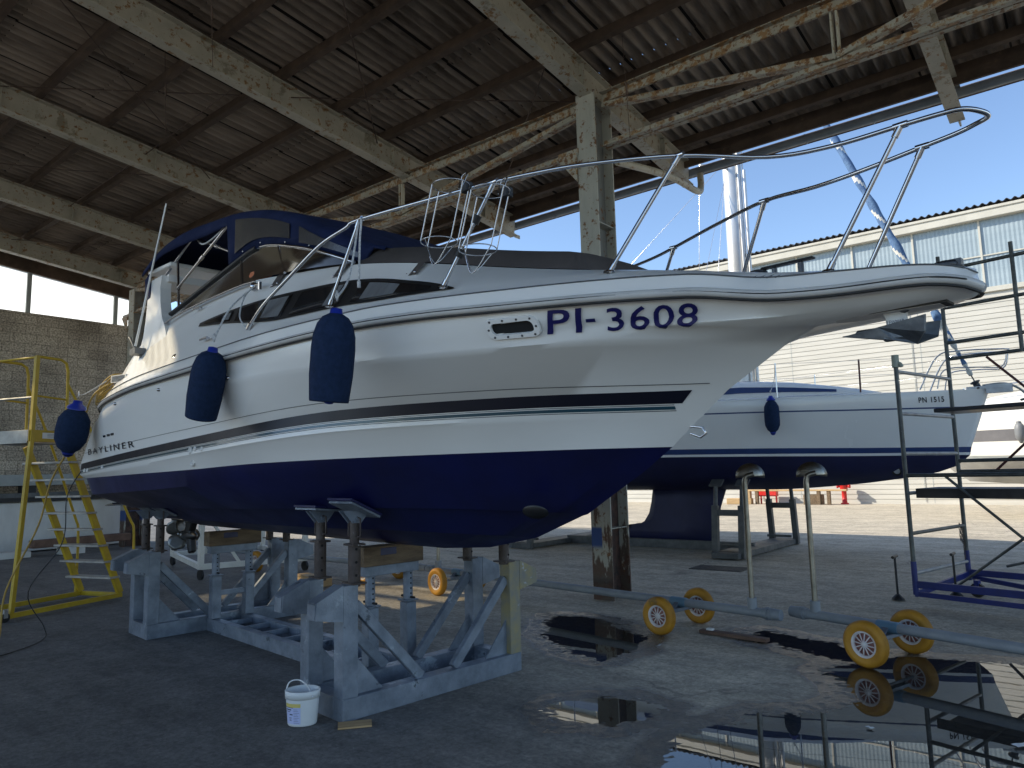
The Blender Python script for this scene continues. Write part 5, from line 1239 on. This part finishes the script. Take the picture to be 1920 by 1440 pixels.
b=MB(); b.tube(bez([(-1.45,YC,2.895),(-1.15,YC,2.905),(-.95,YC,2.80),(-.82,YC,2.62)],5),[.018]*15+[.03],8); b.build('shank',M['greybeam'],ay,world=True)
b=MB(); b.grid([[V((-.82+.10*a,YC+.05*c,2.62)),V((-.70+.2*a,YC+.16*c,2.70-.03*a)),V((-.45,YC+.22*c,2.74)),V((-.95,YC+.05*c,2.60))] for a,c in ((0,-1),(.4,0),(0,1))]); o=b.build('fluke',M['greybeam'],ay,world=True); sm=o.modifiers.new('t','SOLIDIFY'); sm.thickness=.03
make_fender('fender',.66,.13,False,'fender','slim navy fender hung on the side of the sailing yacht',(-4.46,YC-yf['SH'][2](4.46)-.20,2.92),[(-4.46,YC-1.22,3.2),(-4.45,YC-1.17,3.48)])
# stand
ys=thing('yacht_stand','dark steel stand with props holding up the sailing yacht','stand',(-6.5,13.6,0))
def ysb(b,n,m='scaf',p=None,bv=.004): return b.build(n,M[m],p or ys,world=True,bevel=bv)
def yprops(xa,xb,yy,inw):
    for x in (xa,xb):
        b=MB(); b.beam((x,yy,.02),(x,yy+.10*inw,.95),.11,.11,(1,0,0)); ysb(b,'prop_leg','ystand')
        b=MB(); b.tube([(x,yy+.10*inw,.9),(x,yy+.17*inw,1.32)],.04,10); b.box((x,yy+.2*inw,1.36),(.24,.20,.03),rot=Matrix.Rotation(R(35)*inw,3,'X')); ysb(b,'screw_prop','ystand')
    for z,o in ((.07,0),(.82,.09)):
        b=MB(); b.beam((xa,yy+o*inw,z),(xb,yy+o*inw,z),.07,.11); ysb(b,'prop_tie','ystand')
    b=MB()
    for k in (.2,.32): b.beam((xa,yy+.3*inw,k-.12),(xb,yy+.3*inw,k-.12),.05,.05)
    ysb(b,'prop_tie','ystand')
M['ystand']=pmat('stand_grey',(.13,.135,.135),(.08,.085,.085),6,.6,metal=.3)
yprops(-5.66,-5.16,12.75,1); yprops(-5.66,-5.16,15.7,-1); yprops(-10.2,-9.7,12.4,1); yprops(-10.2,-9.7,16.0,-1)
for x in (-5.41,-9.95):
    b=MB(); b.box((x,14.2,.075),(.5,3.3,.10)); ysb(b,'cross_beam','ystand')
b=MB(); b.box((-7.6,YC,.028),(4.8,.36,.055)); b.box((-7.6,YC-.22,.09),(4.4,.08,.18)); ysb(b,'keel_beam','ystand')

# ------------------------------------------------------------------ scaffold tower
SC=V((-1.845,9.648,0)); sang=math.atan2(.975,.222)
sc=thing('scaffold_tower','grey tube scaffold tower on blue castor base in front of the yacht','scaffold',SC,sang)
# local x runs from the near post to the far post, local -y runs to the right
def sp(s,n,z): return (s,-n,z)
def scb(b,n,m='scaf',p=None,bv=0): return b.build(n,M[m],p or sc,bevel=bv)
D_=1.55; Wd=2.6
for s_,n_,z0,z1 in ((0,0,.10,2.80),(D_,0,.10,4.44),(0,Wd,.10,2.80),(D_,Wd,.10,4.44)):
    b=MB(); b.tube([sp(s_,n_,.42 if z0<1 else z0),sp(s_,n_,z1)],.026,10); po=scb(b,'standard')
    if z0<1: b=MB(); b.tube([sp(s_,n_,.12),sp(s_,n_,.50)],.032,10); scb(b,'base_sleeve','bluep',po)
b=MB(); b.tube([sp(D_,.86,3.0),sp(D_,.86,4.42)],.026,10); scb(b,'guard_post')
b=MB(); b.tube([sp(0,0,2.80),sp(0,0,2.95)],.042,10); b.tube(bez([sp(0,0,2.86),sp(0,.05,2.84),sp(0,.07,2.80)],4),.022,6); scb(b,'taped_end','tape')
for z in (.36,.82,1.29,1.76,2.24,2.75):
    for n_ in (0,Wd):
        b=MB(); b.tube([sp(.02,n_,z),sp(D_-.02,n_,z)],.022,8); scb(b,'rung','rung' if z not in (.82,) else 'scaf')
for z in (3.02,3.24,3.72,4.24):
    b=MB(); b.tube([sp(D_,0,z),sp(D_,Wd,z)],.024,8); scb(b,'guard_rail')
for s_,z in ((0,1.50),(D_,1.52),(D_,1.66)):
    b=MB(); b.tube([sp(s_,0,z),sp(s_,Wd,z)],.024,8); scb(b,'ledger')
b=MB(); b.box((.34,-(Wd/2+.18),2.245),(.60,Wd-.36,.045)); scb(b,'upper_deck','deckp',bv=.006)
b=MB(); b.box((.38,-(Wd/2+.05),1.34),(.62,Wd-.06,.012)); dk=scb(b,'lower_deck','deckg')
b=MB(); b.box((.055,-(Wd/2+.05),1.29),(.02,Wd-.06,.11)); b.box((.70,-(Wd/2+.05),1.29),(.02,Wd-.06,.11)); scb(b,'deck_edge','deckp',dk)
for a,c,m in ((sp(0,.42,1.50),sp(0,1.42,.56),'scaf'),(sp(0,1.5,1.12),sp(.75,.12,.12),'scaf'),(sp(0,1.42,.56),sp(0,2.4,1.5),'scaf'),(sp(D_,.46,2.99),sp(D_,1.25,2.10),'maroon'),(sp(D_,1.25,2.3),sp(D_,.44,1.53),'maroon'),(sp(D_,1.3,.6),sp(D_,.44,.08+.25),'scaf')):
    b=MB(); b.tube([a,c],.016,8); scb(b,'diagonal_brace',m)
for a,c,r in ((sp(0,0,.24),sp(0,Wd,.24),.05),(sp(0,.02,.13),sp(.05,Wd,.10),.035),(sp(D_,0,.22),sp(D_,Wd,.22),.05),(sp(0,0,.13),sp(D_,0,.20),.045),(sp(0,Wd,.2),sp(D_,Wd,.2),.045),(sp(D_-.02,.05,.16),sp(.3,Wd,.10),.035)):
    b=MB(); b.beam(a,c,r*.8,r*1.6); scb(b,'base_bar','bluep',bv=.003)
for s_,n_ in ((1.02,.28),(-.25,-.0),(1.02,2.5)):
    if s_>0:
        b=MB(); b.tube([sp(s_-.025,n_,.085),sp(s_+.025,n_,.085)],.085,18); ca=scb(b,'castor','black'); b=MB(); b.box(sp(s_,n_,.16),(.09,.05,.09)); b.build('fork',M['bluep'],ca)
for s_,n_ in ((.15,-.28),(.85,.10)):
    b=MB(); b.tube([sp(s_,n_,.06),sp(s_,n_,.52)],.014,8); b.tube([sp(s_-.10,n_+.02,.52),sp(s_+.10,n_-.02,.52)],.018,8); b.lathe([(.075,0),(.07,.02),(.02,.07),(.0,.07)],sp(s_,n_,.01),(0,0,1),14); scb(b,'levelling_jack','black')
b=MB(); random.seed(5)
for j in range(4):
    for k in range(5 if j<3 else 9):
        c=V(sp(1.36+.028*j,.015,.84-.045*k-.02*j)); a=(k%2)*R(90)+.3*j
        b.tube([c+V((.010*math.cos(a)*math.cos(q),.010*math.sin(a)*math.cos(q),.026*math.sin(q))) for q in np.linspace(0,2*math.pi,9)[:-1]],.0032,5,closed=True)
o=b.build('chain',M['jack']); move(o,SC,sang); tag(o,'steel chain looped over a rung of the scaffold tower','chain')

# ------------------------------------------------------------------ warehouse across the yard
wh=thing('warehouse','long cream warehouse with ribbed cladding and a band of translucent glazing','warehouse',(-8,32.7,0))
def whb(b,n,m,p=None,bv=0): return b.build(n,M[m],p or wh,world=True,bevel=bv)
xa,xb=-62,26; yw=32.7
b=MB(); P=[]; z=0; 
prof=[]
while z<8.05: prof+= [(z,0),(z+.165,-.0),(z+.175,.024),(z+.193,.024)]; z+=.202
prof.append((8.1,0))
P=[[V((x,yw+dy,z)) for x in (xa,xb)] for z,dy in prof]; b.grid(P,sm=False); b.box(((xa+xb)/2,yw+8,4),(xb-xa,.2,8)); whb(b,'wall_cladding','whall')
b=MB(); b.box(((xa+xb)/2,yw-.03,8.19),(xb-xa,.14,.18)); whb(b,'sill_flashing','wtrim')
x=-60.9; 
while x<xb-.5:
    b=MB(); P=[]; nn=30
    P=[[V((x+2.28*i/nn,yw+.02+.012*(i%2),zz)) for i in range(nn+1)] for zz in (8.28,10.96)]
    b.grid(P,sm=False); gl=whb(b,'glazing_panel','wglaze')
    b=MB(); b.box((x-.02,yw-.01,9.62),(.07,.06,2.68)); whb(b,'glazing_bar','wtrim')
    x+=2.32
b=MB(); b.box(((xa+xb)/2,yw-.012,9.55),(xb-xa,.02,.05)); whb(b,'glazing_rail','wtrim')
b=MB(); b.box(((xa+xb)/2,yw-.10,11.16),(xb-xa,.30,.40)); b.box(((xa+xb)/2,yw-.22,11.33),(xb-xa,.16,.12)); whb(b,'eaves_fascia','wtrim',bv=.02)
b=MB(); nn=int((xb-xa)/.26*6); P=[[V((xa+(xb-xa)*i/nn,yy,zz+.045*math.cos(2*math.pi*i/6))) for i in range(nn+1)] for yy,zz in ((yw-.34,11.50),(yw+8,13.0))]; b.grid(P); o=whb(b,'roof','wroof'); s_=o.modifiers.new('t','SOLIDIFY'); s_.thickness=.02
for xx in (-12.1,-5.6,-1.0,3.6):
    b=MB(); b.tube([(xx,yw-.03,.1),(xx,yw-.03,8.0)],.012,6); whb(b,'conduit','greybeam')
random.seed(11)
xx=-58
while xx<24:
    b=MB(); b.box((xx,yw-.003,4.05),(.018,.006,8.0)); whb(b,'panel_joint','greybeam'); xx+=random.choice((4.4,4.6,5.1))
b=MB(); b.tube([(-31.5,yw-.35,0),(-31.5,yw-.35,8)],.35,14); whb(b,'downpipe','pvcblue')
# hydrant, hose cabinet, bench, blocks in front of it
hy=thing('fire_hydrant','red pillar fire hydrant standing against the cream warehouse wall','hydrant',(-8.52,32.25,0))
b=MB(); b.lathe([(.16,0),(.16,.05),(.10,.07),(.095,.55),(.13,.57),(.15,.62),(.15,.80),(.17,.82),(.16,.90),(.08,.97),(.0,.98)],(0,0,0),(0,0,1),18); b.build('body',M['red'],hy)
for sg in (-1,1):
    b=MB(); b.lathe([(.05,.10),(.05,.20),(.075,.21),(.075,.27),(0,.28)],(0,0,.74),(sg,-.2,0),12); b.build('outlet',M['red'],hy)
ca=thing('hose_cabinet','red metal fire hose cabinet on two legs against the warehouse wall','cabinet',(-11.65,32.15,0))
b=MB(); b.box((0,0,.55),(.78,.28,.44)); bd=b.build('box',M['red'],ca,bevel=.01)
for sx_ in (-.34,.34):
    b=MB(); b.box((sx_,0,.165),(.06,.06,.33)); b.build('leg',M['red'],ca)
be=thing('plank_bench','pale plank laid on wooden posts along the warehouse wall','bench',(-10.4,31.7,0))
b=MB(); b.box((0,0,.60),(4.3,.20,.075)); b.build('plank',M['wood_pale'],be,bevel=.01)
for sx_ in (1.02,1.42,-1.6):
    b=MB(); b.box((sx_,0,.28),(.14,.14,.56)); b.build('post',M['wood'],be,bevel=.01)
for (x,y,s,l,m) in ((-9.65,31.9,(.75,.5,.42),'weathered square timber block beside the bench posts','wood'),(-12.75,31.6,(1.1,.35,.26),'pale long timber block lying left of the red cabinet','wood_pale'),(-12.4,31.7,(.26,.26,.34),'short upright timber piece standing on the pale block','wood_pale')):
    b=MB(); z0=.26 if 'upright' in l else 0; b.box((0,0,s[2]/2),s); o=b.build('timber_block',M[m],None,bevel=.02); move(o,(x,y,z0),.1); tag(o,l,'timber')
b=MB(); b.box((0,0,.09),(2.4,.25,.18)); o=b.build('timber_beam',M['wood_dark'],None,bevel=.02); move(o,(-.6,31.6,0),0); tag(o,'brown timber beam lying by the warehouse wall at far right','timber')

# ------------------------------------------------------------------ sunlit motor cruiser beyond the yacht
mc=thing('motor_cruiser','sunlit cream motor cruiser with dark window band behind the yacht\'s bow','motor cruiser',(0,25,0))
def mcb(b,n,m,p=None,bv=0,**k): return b.build(n,M[m],p or mc,world=True,bevel=bv,**k)
YM=25.8
ML=[[(-3.2,0,1.05),(-1.5,.25,.95),(2,.3,.9),(7,.3,.9)],[(-3.6,0,1.35),(-2.4,.7,1.35),(0,1.3,1.3),(7,1.55,1.25)],[(-3.95,0,1.75),(-2.8,.85,1.72),(0,1.62,1.68),(7,1.75,1.65)],[(-4.0,0,1.84),(-2.8,.9,1.80),(0,1.66,1.76),(7,1.8,1.72)],[(-4.3,0,2.22),(-3.0,.98,2.20),(0,1.75,2.16),(7,1.86,2.1)],[(-4.45,0,2.52),(-3.0,1.05,2.52),(0,1.8,2.5),(7,1.88,2.45)],[(-4.9,0,3.0),(-3.2,1.12,3.0),(0,1.86,3.0),(7,1.9,2.9)],[(-4.8,0,3.1),(-3.2,1.0,3.15),(0,1.6,3.2),(7,1.7,3.2)],[(-3.6,0,3.15),(-2.4,.5,3.5),(0,.9,3.75),(7,1.1,3.7)],[(-3.5,0,3.16),(-2.2,0,3.55),(0,0,3.85),(7,0,3.8)]]
def mline(i,t,sg):
    p=ML[i]; u=[a[0] for a in p]; x=u[0]+(u[-1]-u[0])*t**1.4; return V((x,YM+sg*pchip(u,[a[1] for a in p])(x),pchip(u,[a[2] for a in p])(x)))
def mloft(r0,r1,n,m):
    b=MB()
    for sg in (-1,1): b.grid([[mline(i,k/29,sg) for k in range(30)] for i in range(r0,r1+1)],flip=sg>0)
    return mcb(b,n,m,fixn=True)
mloft(0,2,'hull_bottom','b3anti'); mh=mloft(2,3,'chine_stripe','greybeam'); mloft(3,4,'hull','b3'); wb_=mloft(4,5,'window_band','b3band'); mloft(5,6,'topsides','b3'); mloft(6,9,'deck','b3')
for x in (-2.15,-.95,.3):
    b=MB(); P=rrect(.52,.2,.05); v=1.1+.75*min(1,max(0,(x+3)/3))
    pts=[V((x+p[0],YM-(1.03 if x<-2 else 1.43 if x<-.5 else 1.80)-.26*p[0]*(x<0)-.02,2.35+p[1])) for p in P]
    b.tube(pts,.015,5,closed=True); mcb(b,'window_frame','greyf',wb_)
make_fender('fender',.62,.13,False,'greyf','small grey fender hung on the sunlit motor cruiser',(-1.72,YM-1.50,2.80),[(-1.72,YM-1.45,3.0),(-1.72,YM-1.40,3.15)],capm='greyf')
b=MB()
for sg in (-1,):
    b.tube(bez([(-4.5,YM,3.15),(-4.6,YM-.1,3.7),(-3.0,YM-1.0,3.75),(0,YM-1.5,3.85),(5,YM-1.6,3.9)],5),.02,6)
    for x,v in ((-3,1.0),(-1,1.38),(1,1.52)): b.tube([(x,YM-v,3.15),(x,YM-v,3.8)],.016,6)
mcb(b,'rail','steel')
for x in (-1.5,3.5):
    b=MB(); b.box((x,YM,.45),(.35,2.2,.9)); mcb(b,'support_stand','greybeam')

# ------------------------------------------------------------------ things along the end wall
b=MB(); b.box((0,-4.6,.62),(.5,13.4,1.18)); o=b.build('low_wall',M['conc'],None,bevel=.015); move(o,(-20.75,6.75,0)); o['label']='low white painted concrete wall at the foot of the block wall'; o['category']='low wall'
b=MB(); b.box((0,-4.6,0),(.34,12.6,.27)); o=b.build('steel_beam',M['greybeam'],None,bevel=.01); move(o,(-20.55,6.6,1.75)); tag(o,'pale grey steel beam, upper of two stacked above the white wall','beam')
b=MB(); b.box((0,-4.6,0),(.40,12.8,.12)); b.box((.1,-4.6,-.10),(.2,12.8,.10),1); 
o=b.build('steel_beam',[M['ystand'],M['gap']],None); move(o,(-20.6,6.75,1.38)); tag(o,'dark grey steel beam lying on top of the low white wall','beam')
for y in (6.3,):
    b=MB(); b.box((0,0,.09),(.30,.3,.18)); o=b.build('spacer_block',M['gap']); move(o,(-20.6,y,1.44)); tag(o,'dark spacer block between the two stacked steel beams','spacer')
    o['label']='dark spacer block in the gap between the two stacked steel beams'
b=MB(); b.box((0,0,.09),(.28,2.2,.18)); o=b.build('timber_beam',M['wood_dark'],None,bevel=.015); move(o,(-19.1,7.05,.20),R(5)); tag(o,'dark brown timber resting on a white block by the low white wall','timber')
b=MB(); b.box((0,0,.10),(.35,.5,.19)); b.box((-.3,-1.6,.07),(.5,1.6,.14)); o=b.build('concrete_block',M['conc'],None,bevel=.01); move(o,(-19.05,6.8,.0)); tag(o,'white concrete block under the dark brown timber','block')
# white steel trolley frame behind the cradle
tr=thing('trolley_frame','white tubular steel trolley frame on castors behind the propeller','trolley',(-12.9,6.9,0))
def tb(b,n,m='tframe',p=None,bv=.004): return b.build(n,M[m],p or tr,world=True,bevel=bv)
c=[V((-11.75,6.16,0)),V((-14.35,6.95,0)),V((-13.85,8.6,0)),V((-11.2,7.8,0))]
for i in range(4):
    b=MB(); b.beam(c[i]+V((0,0,.22)),c[(i+1)%4]+V((0,0,.22)),.07,.09); tb(b,'base_bar')
    b=MB(); b.beam(c[i]+V((0,0,.18)),c[i]+V((0,0,1.25)),.08,.08,(1,0,0)); tb(b,'upright')
    b=MB(); b.beam(c[i]+V((0,0,1.22)),c[(i+1)%4]+V((0,0,1.22)),.06,.06); tb(b,'top_bar')
    b=MB(); b.tube([c[i]+V((0,-.02,.09)),c[i]+V((0,.02,.09))],.085,12); tb(b,'castor','black',bv=0)
for a,d in ((0,3),(1,2)):
    e=(c[d]-c[a]); b=MB(); b.beam(c[a]+V((0,0,1.2)),c[a]+e*.35+V((0,0,.26)),.04,.05); tb(b,'brace')
b=MB(); b.box((0,0,.06),(.9,.22,.12)); o=b.build('timber_block',M['wood_pale'],None,bevel=.01); move(o,(-9.75,6.95,.0),R(-12)); tag(o,'pale timber offcut lying on the ground behind the cradle','timber')
